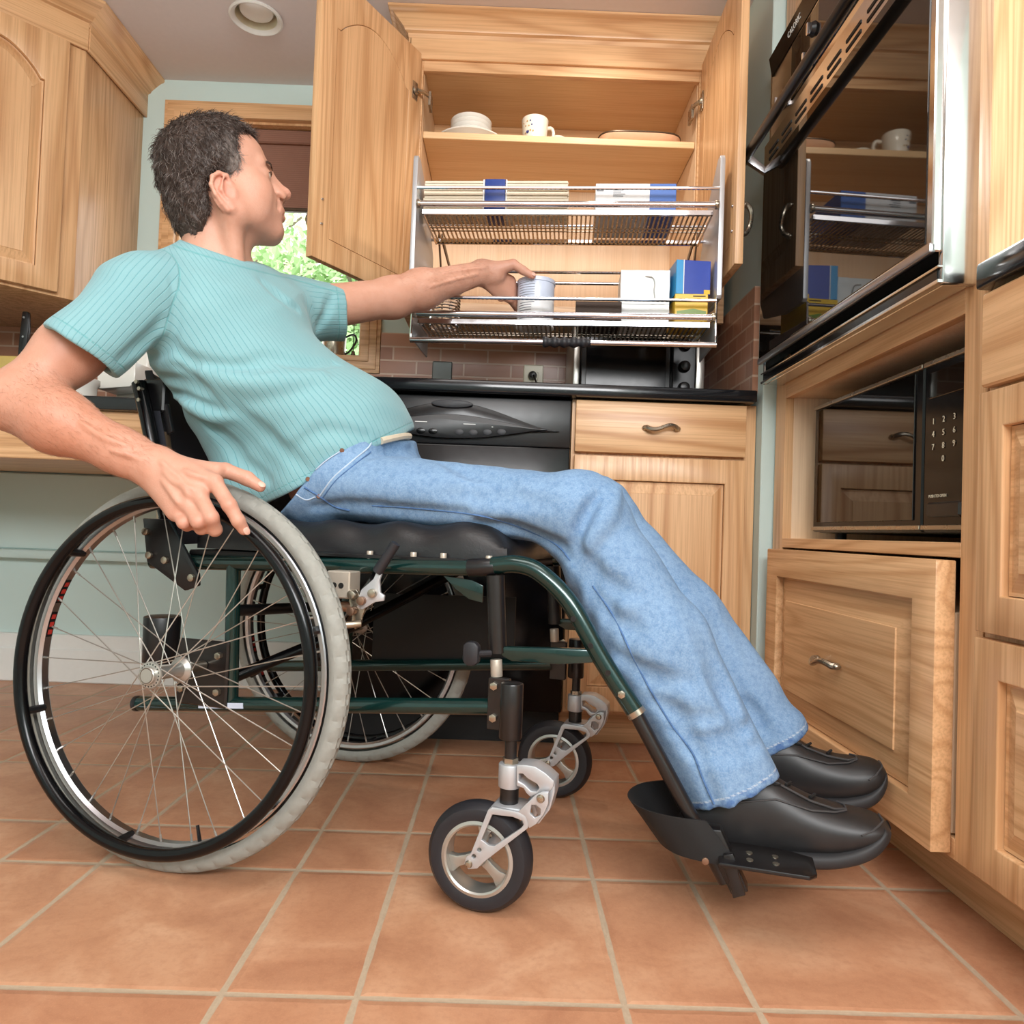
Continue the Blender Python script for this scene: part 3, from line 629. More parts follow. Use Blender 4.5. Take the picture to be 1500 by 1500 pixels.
def mug(x, y, rot, s, label, dots):
    t = thing('mug', (0, 0, 0), label, 'mug', 'cream mugs on the shelf')
    MB().lathe([(0, .002), (.026, .0), (.030, .002), (.0365, .03), (.0405, .074), (.0395, .076), (.0375, .074), (.0335, .03), (.027, .006), (0, .006)], n=40).build('cup', 'cream_ceramic', t)
    MB().tube(bez([(.036, 0, .062), (.055, 0, .066), (.062, 0, .05), (.054, 0, .026), (.034, 0, .017)], 6), [.0048+.001*abs(i-12)/12 for i in range(25)], 10, up=(0, 1, 0)).build('handle', 'cream_ceramic', t)
    if dots:
        rnd = random.Random(3); k = 0
        for a, z, r, c in ((-150, .028, .0055, 'deco_blue'), (-135, .03, .003, 'deco_tan'), (-165, .026, .003, 'deco_tan'), (-142, .044, .0028, 'deco_tan'), (-160, .046, .0028, 'deco_tan'), (-128, .046, .0026, 'deco_blue'), (-150, .058, .003, 'deco_tan'), (-172, .056, .0026, 'deco_tan'), (-122, .028, .003, 'deco_tan'), (-135, .058, .0024, 'deco_blue')):
            rr = .0302+(.0365-.0302)*min(1, (z-.002)/.028)+(.004*max(0, (z-.03)/.044)); d = Vector((math.cos(R(a)), math.sin(R(a)), 0)); p = d*(rr-.0002)+Vector((0, 0, z))
            MB().cyl(p, p+d*.0007, r, r*.9, 10).build('printed_dot', c, t)
    t.location = (x, y, SZ); t.rotation_euler.z = rot; t.scale = (s,)*3; return t
plain('deco_blue', (60, 66, 128), .3); plain('deco_tan', (196, 160, 110), .3)
mug(.046, 2.19, R(22), 1., 'cream mug with small printed dots, larger of two on the shelf', True)
mug(.118, 2.27, R(10), .82, 'plain small cream mug behind the dotted mug', False)
tr = thing('serving_tray', (.36, 2.215, SZ), 'oval tan tray with dark rim lying on the cabinet shelf', 'tray')
plain('tan_wood', (226, 178, 142), .45)
el = lambda a, c, n=40: [(a*abs(math.cos(2*math.pi*i/n))**.5*(1 if math.cos(2*math.pi*i/n) > 0 else -1), c*abs(math.sin(2*math.pi*i/n))**.5*(1 if math.sin(2*math.pi*i/n) > 0 else -1)) for i in range(n)]
def loftrings(rings, mat, name, par, caps=True):
    n = len(rings[0]); vs = sum(rings, []); fs = [(k*n+i, k*n+(i+1) % n, (k+1)*n+(i+1) % n, (k+1)*n+i) for k in range(len(rings)-1) for i in range(n)]
    if caps: fs += [tuple(range(n))[::-1], tuple(range((len(rings)-1)*n, len(rings)*n))]
    return MB().raw(vs, fs).build(name, mat, par)
E3 = lambda a, c, z: [(.36+x, 2.215+y, SZ+z) for x, y in el(a, c)]
loftrings([E3(.095, .06, 0), E3(.118, .075, .012), E3(.124, .08, .026), E3(.121, .078, .0265), E3(.115, .072, .013), E3(.094, .058, .005)], 'tan_wood', 'tray_body', tr)
MB().tube([(p[0], p[1], SZ+.0275) for p in E3(.1235, .0795, 0)], .0026, 6, closed=True).build('rim', 'brown_metal', tr)
# upper tray of the rack
plain('pasta', (238, 226, 204), .5); plain('label_blue', (36, 62, 136), .4); plain('label_white', (236, 238, 240), .4); plain('label_pale', (206, 216, 236), .3); plain('foil_white', (224, 228, 228), .32, nscale=30.); plain('box_yellow', (232, 190, 48), .4); plain('box_blue', (24, 58, 160), .35); plain('box_cyan', (44, 150, 208), .35); plain('box_green', (120, 150, 60), .4); plain('cardboard_dark', (60, 44, 34), .7); plain('box_mid_blue', (70, 112, 190), .4); plain('print_grey', (120, 124, 132), .6)
pp = thing('pasta_pack', (-.05, 1.87, 1.335), 'pack of pale spaghetti with a blue paper band on the top rack tray', 'pasta pack')
b = MB(); rnd = random.Random(5); pz = 1.3355
for r in range(13):
    for c in range(11):
        y = 1.835+c*.0068+rnd.uniform(-.001, .001); z = pz+.0035+r*.0063+rnd.uniform(-.0008, .0008); e = rnd.uniform(0, .004)
        b.tube([(-.238+e, y, z), (.126-e, y+rnd.uniform(-.002, .002), z)], .0033, 5)
b.build('spaghetti', 'pasta', pp); tag(pp.children[0], None, None, None, 'stuff')
for nm2, x0, x1, m2, g in (('band', -.083, -.032, 'label_blue', .0018), ('band_edge', -.088, -.084, 'label_white', .0014), ('band_edge', -.031, -.0275, 'label_white', .0014)):
    MB().prism([(1.83-g, pz), (1.908+g, pz), (1.908+g, pz+.083+g), (1.83-g, pz+.083+g)], x1-x0, ((x0, 0, 0), (0, 1, 0), (0, 0, 1)), bv=.002).build(nm2, m2, pp)
bx = thing('food_box', (.29, 1.91, 1.3355), 'flat white and blue food box on the right of the top rack tray', 'box')
MB().box(.192, .325, 1.835, 1.985, 1.3355, 1.412, .001).build('white_panel', 'label_white', bx); MB().box(.325, .389, 1.835, 1.985, 1.3355, 1.412, .001).build('blue_panel', 'box_mid_blue', bx)
b = MB()
for k in range(5): b.box(.235, .235+.03-.005*(k % 3), 1.8343, 1.836, 1.40-k*.005, 1.4015-k*.005, 0)
b.build('print', 'print_grey', bx); MB().prism([(.194, 1.392), (.212, 1.392), (.212, 1.403), (.194, 1.403)], .0006, ((0, 1.8352, 0), (1, 0, 0), (0, 0, 1))).build('print', 'print_grey', bx)
# lower tray
LZ = 1.0635
cn = thing('can', (.057, 1.875, LZ), 'white and pale blue can gripped by the reaching hand', 'can')
MB().lathe([(0, 0), (.046, 0), (.0485, .002), (.0485, .004), (.047, .006), (.047, .062), (.0478, .064), (.047, .066), (.047, .113)], (.057, 1.875, LZ), n=48).build('can_body', 'label_white', cn)
MB().lathe([(.0472, .070), (.0474, .071), (.0474, .112), (.0472, .113)], (.057, 1.875, LZ), n=48).build('label_band', 'label_pale', cn)
MB().lathe([(.047, .112), (.0492, .113), (.0494, .121), (.048, .123), (.0455, .122), (.0445, .118), (0, .118)], (.057, 1.875, LZ), n=48).build('lid', 'label_pale', cn)
b = MB()
for k in range(15):
    z = .108-k*.0064
    if abs(z-.066) < .004: continue
    t0 = R(206+(k*37 % 9)); t1 = t0+R(40+(k*53 % 18)); vs = []
    for i in range(9):
        t = t0+(t1-t0)*i/8
        for r_, dz in ((.0470, 0), (.0479, 0), (.0479, .0013), (.0470, .0013)): vs.append((.057+r_*math.cos(t), 1.875+r_*math.sin(t), LZ+z+dz))
    b.raw(vs, [(4*i+j, 4*i+(j+1) % 4, 4*i+4+(j+1) % 4, 4*i+4+j) for i in range(8) for j in range(4)])
b.build('print', 'print_grey', cn)
jr = thing('plastic_tub', (-.185, 1.9, LZ), 'clear ribbed plastic tub at the left of the lower rack tray', 'container')
pf = [(0, 0), (.036, 0)]+[(.038+.0016*(i % 2)+.00008*i, .004+i*.004) for i in range(22)]+[(.043, .094), (.0425, .095), (.041, .093)]+[(.0365, .08), (.035, .004), (0, .003)]
MB().lathe(pf, (-.185, 1.9, LZ), n=40).build('tub', 'clear_plastic', jr); MB().lathe([(.0435, .095), (.045, .096), (.045, .104), (.042, .112), (.03, .116), (0, .116)], (-.185, 1.9, LZ), n=40).build('lid', 'clear_plastic', jr)
db = MB().box(.155, .262, 1.84, 1.96, LZ, 1.112, .001).box(.152, .265, 1.836, 1.842, LZ, LZ+.055, .001).build('carton', 'cardboard_dark'); solo(db, 'low dark carton between the can and the foil pack', 'box')
fp = thing('foil_pack', (.322, 1.9, LZ), 'white foil-wrapped brick pack on the lower rack tray', 'pack')
def foil():
    t = bmesh.new(); bmesh.ops.create_cube(t, size=1); bmesh.ops.subdivide_edges(t, edges=list(t.edges), cuts=14, use_grid_fill=True); rnd = random.Random(9)
    from mathutils import noise
    for v in t.verts:
        q = v.co.copy(); v.co = Vector((.322+q.x*.120, 1.895+q.y*.085, LZ+.070+q.z*.139)); s = 1 if abs(q.z) < .49 else .3
        v.co += noise.noise_vector(v.co*42)*.0016*s
        if abs(q.y+.5) < .01 and q.x > .1 and q.z > -.1: v.co.y += .0015*math.sin(q.x*60+q.z*25)
    return t
b = MB(); b.add(foil()); b.build('wrapped_body', 'foil_white', fp, smooth=50)
MB().box(.263, .381, 1.8505, 1.853, 1.118, 1.1215, .0005).build('fold', 'foil_white', fp)
MB().tube(bez([(.322, 1.8505, 1.187), (.339, 1.8495, 1.184), (.345, 1.8495, 1.17), (.344, 1.85, 1.152), (.347, 1.8505, 1.13)], 5), .0012, 5).build('crease', 'silver_paint', fp)
yb = thing('yellow_box', (.43, 1.92, LZ), 'yellow food box at the right end of the lower rack tray', 'box')
MB().box(.393, .472, 1.83, 1.97, LZ, 1.138, .001).build('carton', 'box_yellow', yb)
MB().prism([(.398, LZ+.02), (.428, LZ+.012), (.468, LZ+.022), (.468, LZ+.032), (.438, LZ+.038), (.398, LZ+.032)], .0005, ((0, 1.8303, 0), (1, 0, 0), (0, 0, 1))).build('print', 'box_green', yb)
MB().box(.436, .466, 1.8295, 1.8305, 1.131, 1.1335, 0).build('print', 'cardboard_dark', yb)
bb = thing('blue_box', (.425, 1.92, 1.138), 'blue food box lying on top of the yellow box', 'box')
rz = Matrix.Translation((.4285, 1.905, 1.1385)) @ Matrix.Rotation(R(7), 4, 'Z')
MB().box(-.025, .042, -.07, .07, 0, .084, .001, rz).build('carton', 'box_blue', bb); MB().box(-.043, -.0255, -.07, .07, 0, .084, .001, rz).build('side_panel', 'box_cyan', bb)
MB().box(-.0256, -.0235, -.0706, .0702, .0, .0845, 0, rz).build('stripe', 'label_white', bb); MB().box(.026, .041, -.0708, -.069, .002, .012, 0, rz).build('print', 'box_yellow', bb)

# the lowered rack hangs slightly askew, its right end nearer the room; everything standing in it turns with it
for o in (rk, pp, bx, jr, db, fp, yb, bb):
    q = Vector((-.247, 1.80, 0)); r = Matrix.Rotation(R(-4.6), 3, 'Z'); v = Vector(o.location); z = v.z; v.z = 0; v = q+r @ (v-q); v.z = z; o.location = v; o.rotation_euler.z = R(-4.6)
# ================================================================== ON THE LOW COUNTER AND SILL
plain('knife_wood', (206, 180, 104), .4)
kb = thing('knife_block', (-1.385, 2.12, .844), 'pale wooden knife block on the low counter, left edge', 'knife block')
MB().prism([(-1.46, .8445), (-1.335, .8445), (-1.30, .905), (-1.315, .95), (-1.345, .985), (-1.46, .985)], .11, ((0, 2.17, 0), (1, 0, 0), (0, 0, 1)), bv=.003).build('block', 'knife_wood', kb)
b = MB()
for x in (-1.345, -1.36): b.box(x-.001, x+.014, 2.058, 2.062, .90, .902, 0)
b.build('slot', 'dark_slot', kb)
kn = thing('knife', (-1.375, 2.09, .985), 'black-handled knife standing in the wooden block', 'knife')
MB().prism([(-1.395, .9855), (-1.373, .9855), (-1.368, 1.07), (-1.372, 1.118), (-1.388, 1.118), (-1.392, 1.06)], .016, ((0, 2.098, 0), (1, 0, 0), (0, 0, 1)), bv=.004).build('handle', 'black_satin', kn)
for z in (1.0, 1.045, 1.1): MB().cyl((-1.381, 2.082, z), (-1.381, 2.0805, z), .003, n=8).build('rivet', 'steel', kn)
lathed('ceramic_jar', [(0, .001), (.050, 0), (.056, .003), (.058, .01), (.055, .014), (.055, .06), (.062, .07), (.062, .082), (.05, .086), (0, .088)], (-1.215, 2.06, .8445), 'white_ceramic', 'white ceramic jar on the low counter, seen past the bent arm', 'jar')
tp = thing('paper_dispenser', (-1.08, 2.2, .8445), 'white ledged appliance on the low counter beside the white jar', 'dispenser')
MB().box(-1.20, -1.10, 2.24, 2.34, .8445, 1.1, .012, seg=3).build('body', 'white_ceramic', tp)
MB().prism([(-1.2, .915), (-1.105, .925), (-1.09, .94), (-1.09, 1.0), (-1.2, 1.0)], .1, ((0, 2.24, 0), (1, 0, 0), (0, 0, 1)), bv=.004).build('ledge', 'white_ceramic', tp)
pi = thing('steel_pitcher', (-.60, 2.50, 1.1135), 'small steel pitcher with curved handle on the window sill', 'pitcher')
MB().lathe([(0, .001), (.036, 0), (.038, .003), (.041, .07), (.039, .08), (.037, .08), (.038, .07), (.034, .006), (0, .006)], (-.605, 2.50, 1.1135), n=36).build('body', 'nickel', pi)
MB().tube(bez([(-.567, 2.50, 1.185), (-.54, 2.5, 1.195), (-.53, 2.5, 1.175), (-.548, 2.5, 1.142), (-.568, 2.5, 1.125)], 6), .0035, 8, up=(0, 1, 0)).build('handle', 'black_satin', pi)
gfi = thing('outlet_box', (-1.0, 2.43, .53), 'grey outlet box on the wall under the low counter', 'outlet')
MB().box(-1.115, -1.035, 2.36, 2.43, .50, .60, .004).build('box', 'almond_plastic', gfi); MB().cyl((-1.08, 2.362, .55), (-1.08, 2.335, .55), .016, n=12, bv=.003).build('plug', 'black_satin', gfi)
# ================================================================== WHEELCHAIR  (own frame: x forward, y across to the far wheel, z up)
PSI = .2897; WC0 = Vector((-.513, 1.177, 0))
HD = np.array([math.cos(PSI), -math.sin(PSI), 0]); ND = np.array([math.sin(PSI), math.cos(PSI), 0])
def CB(px, py, b):
    """photo ray met with the chair's own upright plane at distance b -> (forward, up)"""
    d = ray(px, py); o = CAMO-np.array(WC0); t = (b-o@ND)/(d@ND); p = o+t*d; return (float(p@HD), float(p[2]))
def cz(pts, b): return [CB(x, y, b) for x, y in pts]
plain('decal_red', (176, 52, 44), .4); plain('webbing', (20, 20, 21), .75, nscale=400.); plain('backfabric', (38, 40, 48), .8, nscale=300.); plain('beige_metal', (190, 180, 166), .4, .4); plain('blackened', (30, 27, 27), .35, .3, Coat_Weight=.3); plain('copper_bolt', (150, 120, 100), .35, .8); plain('rubber_rim', (176, 150, 132), .4, .5)
wc = bpy.data.objects.new('wheelchair', None); C.objects.link(wc); wc.location = WC0; wc.rotation_euler.z = -PSI; wc['wb'] = (0, 0, 0)
tag(wc, 'dark green manual wheelchair with grey tyres and black seat carrying the man', 'wheelchair')
TR = .564; RT = .306
def rear_wheel(b0, s):
    """s=+1: near wheel (outside faces -y)"""
    cam_ = .0405; c = Vector((0, b0, RT)); ax = Vector((0, -s*math.cos(cam_), math.sin(cam_)))       # axis points outwards, top leans in
    u = Vector((1, 0, 0)); w = ax.cross(u)
    P = lambda r, th, k: c+u*(r*math.cos(th))+w*(r*math.sin(th))+ax*k
    b = MB(); b.lathe([(.266, -.011), (.272, -.0125), (.2745, -.0115), (.2745, -.010), (.269, -.008), (.266, -.004), (.266, .004), (.269, .008), (.2745, .010), (.2745, .0115), (.272, .0125), (.266, .011), (.262, .006), (.262, -.006)], c, ax, 96, closed=True)
    rim = b.build('rear_wheel', 'steel', wc)
    # tyre with a knurled shoulder
    b = MB(); prof = []; k = 20
    for i in range(k+1):
        a = R(-128+256*i/k); prof.append([.2895+.0168*math.cos(a), .0168*math.sin(a), 38 < abs(math.degrees(a)) < 78 or abs(math.degrees(a)) < 20])
    n = 240; vs, fs = [], []
    for i in range(n):
        th = 2*math.pi*i/n
        for q, (r, z, tr) in enumerate(prof):
            dd = 0
            if tr: dd = -.0026 if (i+(2 if z > 0 else 0)) % 4 < 1 else 0
            vs.append(P(r+dd*(1 if abs(z) < .006 else .8), th, z+dd*.4*(1 if z > 0 else -1)))
    m = k+1; fs = [(i*m+j, i*m+j+1, ((i+1) % n)*m+j+1, ((i+1) % n)*m+j) for i in range(n) for j in range(k)]
    b.raw(vs, fs).build('tyre', 'rubber_grey', rim, smooth=16)
    b = MB(); b.tube([P(.2665, 2*math.pi*i/96, .0415) for i in range(96)], .0098, 14, closed=True); hr = b.build('handrim', 'black_gloss', rim)
    for i in range(6):
        th = R(18+60*i); MB().tube([P(.2665, th, .034), P(.2655, th, .022), P(.264, th, .004)], [.006, .0065, .006], 8).build('handrim_tab', 'black_satin', hr)
    b = MB(); b.lathe([(0, .062), (.0125, .062), (.0135, .061), (.0135, .056), (.0195, .0555), (.0205, .054), (.0205, .0505), (.0195, .049), (.012, .046), (.0098, .038), (.0098, .0), (.0125, -.006), (.0195, -.010), (.0205, -.0115), (.0205, -.015), (.0195, -.0165), (.012, -.0175), (.008, -.03), (0, -.03)], c, ax, 40)
    hub = b.build('hub', 'silver_paint', rim)
    h = MB()
    for i in range(20): h.cyl(P(.0168, 2*math.pi*i/20, .0552), P(.0168, 2*math.pi*i/20, .0558), .0013, n=8)
    h.build('spoke_holes', 'dark_slot', hub); MB().lathe([(.0105, .0621), (.0112, .0625), (.0118, .0621)], c, ax, 32).build('cap_ring', 'brown_metal', hub)
    sp = MB(); ns = 32
    for i in range(ns):
        outer = i % 2 == 0; th = 2*math.pi*i/ns; lean = R(62)*(1 if (i//2) % 2 else -1); k0 = .0525 if outer else -.0135
        a_, e = P(.0185, th+lean, k0), P(.263, th, .003 if outer else -.003)
        sp.tube([a_, a_.lerp(e, .5), e], .00095, 5); d = (a_-e).normalized(); sp.tube([e, e+d*.012], .0019, 6)
    sp.build('spokes', 'silver_paint', rim)
    for t0 in (150, 163):
        d = MB(); N = 6; vs = [P(.2613, R(t0+i*1.9), z) for i in range(N) for z in (-.0058, .0058)]; fs = [(2*i, 2*i+1, 2*i+3, 2*i+2) for i in range(N-1)]
        d.raw(vs, fs).build('decal', 'black_satin', rim)
        for j in range(3):
            vs = [P(.2610, R(t0+1+j*2.9+i*.9), z) for i in range(3) for z in (-.0042, .0036)]; MB().raw(vs, [(2*i, 2*i+1, 2*i+3, 2*i+2) for i in range(2)]).build('decal', 'decal_red', rim)
    MB().cyl(P(.2635, R(-75), 0), P(.238, R(-75), 0), .003, .0025, 8).build('valve', 'black_satin', rim)
    return rim
rear_wheel(0, 1); rear_wheel(TR, -1)
# ---- casters
def caster(db):
    b0 = .042+db; c = Vector((.503, b0, .0785)); ax = (0, -1, 0)
    tm = MB(); tm.lathe([(.0525, -.016), (.060, -.0185), (.070, -.0165), (.0765, -.009), (.0785, 0), (.0765, .009), (.070, .0165), (.060, .0185), (.0525, .016)], c, ax, 64); T = tm.build('caster_wheel', 'rubber_black', wc)
    rm = MB(); rm.lathe([(.0535, -.0165), (.0535, .0165), (.049, .0178), (.0465, .016), (.0455, .006), (.0455, -.006), (.0465, -.016), (.049, -.0178)], c, ax, 64, closed=True)
    rm.lathe([(0, .013), (.0105, .013), (.012, .011), (.012, -.011), (.0105, -.013), (0, -.013)], c, ax, 28)
    for i in range(3):
        th = R(80+120*i); u = Vector((math.cos(th), 0, math.sin(th))); v = Vector((-math.sin(th), 0, math.cos(th)))
        pl = [(.009, -.0075), (.020, -.0065), (.034, -.0075), (.0465, -.0135), (.0465, .0135), (.034, .0075), (.020, .0065), (.009, .0075)]
        rm.prism(pl, .012, (c+Vector((0, .006 if u.cross(v).y < 0 else -.006, 0)), u, v), bv=.0015)
    rm.build('rim', 'silver_paint', T)
    o = [(687, 1272), (681, 1264), (684, 1254), (691, 1248), (716, 1185), (722, 1181), (758, 1188), (770, 1192), (776, 1203), (774, 1212), (709, 1262), (700, 1271)]
    hole = [(722, 1192), (752, 1195.5), (766, 1201), (768, 1207), (764, 1212), (725, 1238), (717, 1237), (706, 1229)]
    up = [(760, 1188), (770, 1178), (787, 1162), (795, 1159), (804, 1160), (804, 1176), (797, 1192), (786, 1206), (776, 1212), (770, 1196)]; uph = [(779, 1178), (786, 1178), (793, 1184), (792, 1193), (784, 1197), (777, 1190)]
    hs = [[(x+3.2*math.cos(t*math.pi/6), y+3.2*math.sin(t*math.pi/6)) for t in range(12)] for x, y in ((695, 1253), (703, 1243.5))]
    FR = lambda y: ((0, y, 0), (1, 0, 0), (0, 0, 1))
    for side in (-1, 1):
        yb = b0+side*.0245+.003; f = MB()
        f.prism(cz(o, .018), .006, FR(yb), bv=.0008, holes=[cz(hole, .018)]+[cz(q, .018) for q in hs])
        f.prism(cz(up, .018), .006, FR(yb), bv=.0008, holes=[cz(uph, .018)])
        F_ = f.build('caster_fork', 'aluminium', wc)
        for x, y, r in ((688, 1264, .0055), (793, 1168.5, .006)):
            a_, z_ = CB(x, y, .018); MB().cyl((a_, yb-.003*0-(.006 if side < 0 else 0), z_), (a_, yb-(.0095 if side < 0 else -.0035), z_), r, r*.8, 14, .001).build('bolt', 'nickel', F_)
    # crown bridging the blades, clamp with its curved arm, stem
    cr = [(714, 1187), (720, 1181), (760, 1186), (772, 1192), (765, 1197), (722, 1192)]
    MB().prism(cz(cr, .018), .044, FR(b0+.022), bv=.002).build('fork_crown', 'aluminium', wc)
    arm = [(758, 1119), (770, 1119), (785, 1121.5), (800, 1131), (813, 1143), (811, 1152), (804, 1160), (790, 1161), (778, 1166), (772, 1160), (768, 1153), (758, 1150)]
    ah = [(761, 1132), (767, 1132), (774, 1139), (788, 1147), (791, 1153), (787, 1158), (779, 1157), (769, 1147), (761, 1143)]
    k = MB(); k.prism(cz(arm, .03), .034, FR(b0+.017), bv=.0015, holes=[cz(ah, .03)]); k.prism(cz([(804, 1160), (813, 1143), (813, 1160), (806, 1185), (790, 1206), (786, 1206), (797, 1192), (804, 1176)], .03), .028, FR(b0+.014), bv=.001)
    a_, z1 = CB(746, 1117, .042); _, z2 = CB(746, 1152, .042); k.cyl((.543, b0, z2), (.543, b0, z1), .0165, n=28, bv=.002)
    k.build('caster_clamp', 'aluminium', wc)
    MB().cyl((.543, b0, CB(746, 1186, .042)[1]), (.543, b0, z2+.002), .0135, n=24).build('caster_barrel', 'blackened', wc); S_ = MB().cyl((.543, b0, z1), (.543, b0, .258), .0088, n=18).build('caster_stem', 'blackened', wc)
    MB().cyl((.543, b0, z1-.001), (.543, b0, z1+.0075), .0115, n=6).build('nut', 'nickel', S_)
    # housing and its mounting plate
    h = MB(); h.cyl((.541, b0+.002, .248), (.541, b0+.002, .328), .0165, n=28, bv=.0025); H_ = h.build('caster_housing', 'blackened', wc)
    y0 = b0+.03 if db == 0 else b0-.044
    MB().box(.496, .528, y0, y0+.013, .250, .326, .001).build('housing_plate', 'blackened', H_)
    for z in (.315, .268):
        MB().cyl((.506, b0+.031, z), (.506, b0+.024, z), .0062, n=6, bv=.0006).build('bolt', 'nickel', H_)
caster(0); caster(.484)
# ---- frame, one side at a time
BN, BF = .085, .479
for B in (BN, BF):
    near = B == BN; sg = 1 if near else -1
    MB().tube([(-.13, B, .470), (.458, B, .487)], .0125, 16).build('seat_rail', 'green_paint', wc)
    MB().cyl((.454, B, .487), (.497, B, .491), .0138, n=18, bv=.001).build('rail_clamp', 'black_satin', wc)
    hp = bez([(.492, B, .492), (.53, B, .496), (.566, B, .485), (.612, B, .444), (.662, B, .366), (.715, B, .292)], 6)
    hg = MB().tube(hp, .0135, 18).build('leg_hanger', 'green_paint', wc)
    d = (Vector(hp[-1])-Vector(hp[-2])).normalized(); e = Vector(hp[-1])
    MB().tube([e-d*.006, e+d*.002], .0141, 18).build('collar', 'nickel', hg)
    for t in (.16, .115, .07): 
        q = e-d*t; MB().cyl(q-Vector((0, .0138, 0)), q-Vector((0, .0131, 0)), .0042, n=10).build('adjust_hole', 'black_satin', hg)
    q = e-d*.035; MB().cyl(q-Vector((0, .0175, 0)), q-Vector((0, .010, 0)), .0058, n=6, bv=.0008).build('bolt', 'nickel', hg)
    MB().tube([e-d*.01, (.842, B, .078)], .0105, 14).build('footrest_tube', 'blackened', wc)
    MB().cyl((.497, B, .478), (.505, B, .362), .0138, n=18).build('front_post', 'blackened', wc)
    MB().cyl((.503, B, .352), (.505, B, .326), .009, n=14, bv=.001).build('post_bushing', 'beige_metal', wc)
    lk = [(.500, .372), (.648, .379), (.652, .360), (.600, .353), (.528, .352), (.515, .358)]
    MB().prism(lk, .014, ((0, B+.007, 0), (1, 0, 0), (0, 0, 1)), bv=.003).build('hanger_link', 'green_paint', wc)
    MB().tube([(-.145, B, .222), (.500, B, .281)], .0125, 16).build('lower_rail', 'green_paint', wc)
    MB().cyl((-.152, B, .2213), (-.143, B, .2222), .0135, n=16, bv=.001).build('rail_cap', 'black_satin', wc)
    MB().cyl((.035, B, .476), (.042, B, .236), .012, n=16).build('rear_upright', 'green_paint', wc)
    MB().tube(bez([(-.095, B, .47), (-.10, B, .53), (-.118, B, .585), (-.15, B, .70), (-.178, B, .785)], 5), .0125, 16).build('back_post', 'black_gloss', wc)
    bh = MB().box(-.182, -.135, B+sg*.012, B+sg*.03, .735, .795, .003).build('back_clamp', 'black_satin', wc)
    MB().prism([(-.145, .752), (-.132, .75), (-.118, .70), (-.13, .695)], .008, ((0, B+.004+sg*.022, 0), (1, 0, 0), (0, 0, 1)), bv=.002).build('lever', 'black_satin', bh)
    for z in (.784, .772, .752): MB().cyl((-.172 if z > .78 else -.165, B-.0, z), (-.172 if z > .78 else -.165, B-.0145, z), .0035, n=10).build('screw', 'nickel', bh)
    bp = MB().prism([(-.138, .545), (-.085, .545), (-.02, .455), (-.018, .435), (-.045, .425), (-.125, .470)], .008, ((0, B-.012 if near else B+.02, 0), (1, 0, 0), (0, 0, 1)), bv=.002); BP = bp.build('back_bracket', 'black_satin', wc)
    for a_, z_ in ((-.128, .522), (-.118, .482), (-.03, .448), (-.085, .475)):
        MB().cyl((a_, B-.026, z_), (a_, B-.0195, z_), .0065, n=10, bv=.001).build('bolt', 'nickel', BP)
    ap = MB().box(-.055, .045, B-.018, B-.010, .235, .345, .003).build('axle_plate', 'blackened', wc)
    for a_, z_ in ((.03, .322), (.03, .262), (-.04, .262)): MB().cyl((a_, B-.026, z_), (a_, B-.017, z_), .0062, n=6, bv=.0008).build('bolt', 'nickel', ap)
    MB().cyl((0, B-.02, RT-.002), (0, B-.05 if near else B+.05, RT-.001), .008, n=14).build('axle', 'nickel', wc)
MB().tube([(-.11, BN, .472), (-.105, BN+.04, .475)], .004, 6).build('cable', 'black_satin', wc)
MB().box(-.012, .075, -.0005, .0005, -.0045, .0045, 0, Matrix.Translation((0, BN-.0126, .2355)) @ Matrix.Rotation(-.0912, 4, 'Y')).build('label_plate', 'label_pale', wc)
for a_ in (.287, .362, .412, .486): MB().cyl((a_, BN, .489+a_*.014), (a_, BN, .502+a_*.014 if a_ < .45 else .507), .0052, n=12, bv=.001).build('rail_screw', 'beige_metal', wc)
MB().box(.10, .45, BN-.006, BN+.02, .494, .500, .001).build('upholstery_strip', 'black_satin', wc)
# cross braces and cross tubes
MB().tube([(-.03, BN, .250), (.13, .282, .340), (.30, BF, .462)], .0105, 12).build('cross_brace', 'black_gloss', wc)
MB().tube([(-.03, BF, .250), (.13, .282, .345), (.30, BN, .462)], .0105, 12).build('cross_brace', 'black_gloss', wc)
MB().tube([(.038, BN, .395), (.038, BF, .37)], .010, 12).build('cross_tube', 'black_satin', wc)
MB().cyl((-.13, .115, .29), (-.13, .115, .372), .03, .031, 24, .002).build('cane_cup', 'black_satin', wc)
MB().prism([(.10, .40), (.42, .41), (.42, .28), (.10, .255)], .004, ((0, BF+.006, 0), (1, 0, 0), (0, 0, 1)), bv=.001).build('side_guard', 'black_matte', wc)
# brake
bk = MB().box(.236, .276, .042, .078, .432, .474, .002).build('wheel_lock', 'beige_metal', wc)
for a_ in (.25, .262): MB().cyl((a_, .0425, .452), (a_, .041, .452), .0045, n=12).build('socket', 'dark_slot', bk)
MB().cyl((.255, .06, .418), (.275, .06, .418), .008, n=12, bv=.001).build('pivot', 'copper_bolt', bk)
lvr = cz([(548, 848), (556, 829), (563, 832), (557, 850), (558, 868), (564, 872), (563, 880), (550, 882), (532, 893), (524, 890), (526, 876), (530, 864)], .045)
MB().prism(lvr, .005, ((0, .047, 0), (1, 0, 0), (0, 0, 1)), bv=.0012).build('lever', 'aluminium', bk)
l2 = cz([(514, 864), (522, 863), (535, 890), (530, 906), (528, 916), (520, 922), (514, 914), (516, 900), (511, 880)], .05)
MB().prism(l2, .005, ((0, .055, 0), (1, 0, 0), (0, 0, 1)), bv=.0012).build('link', 'nickel', bk)
p, q = CB(553, 838, .045), CB(580, 796, .045); MB().tube([(p[0], .0445, p[1]), (q[0], .0445, q[1])], [.0085, .0078], 12).build('grip', 'rubber_black', bk)
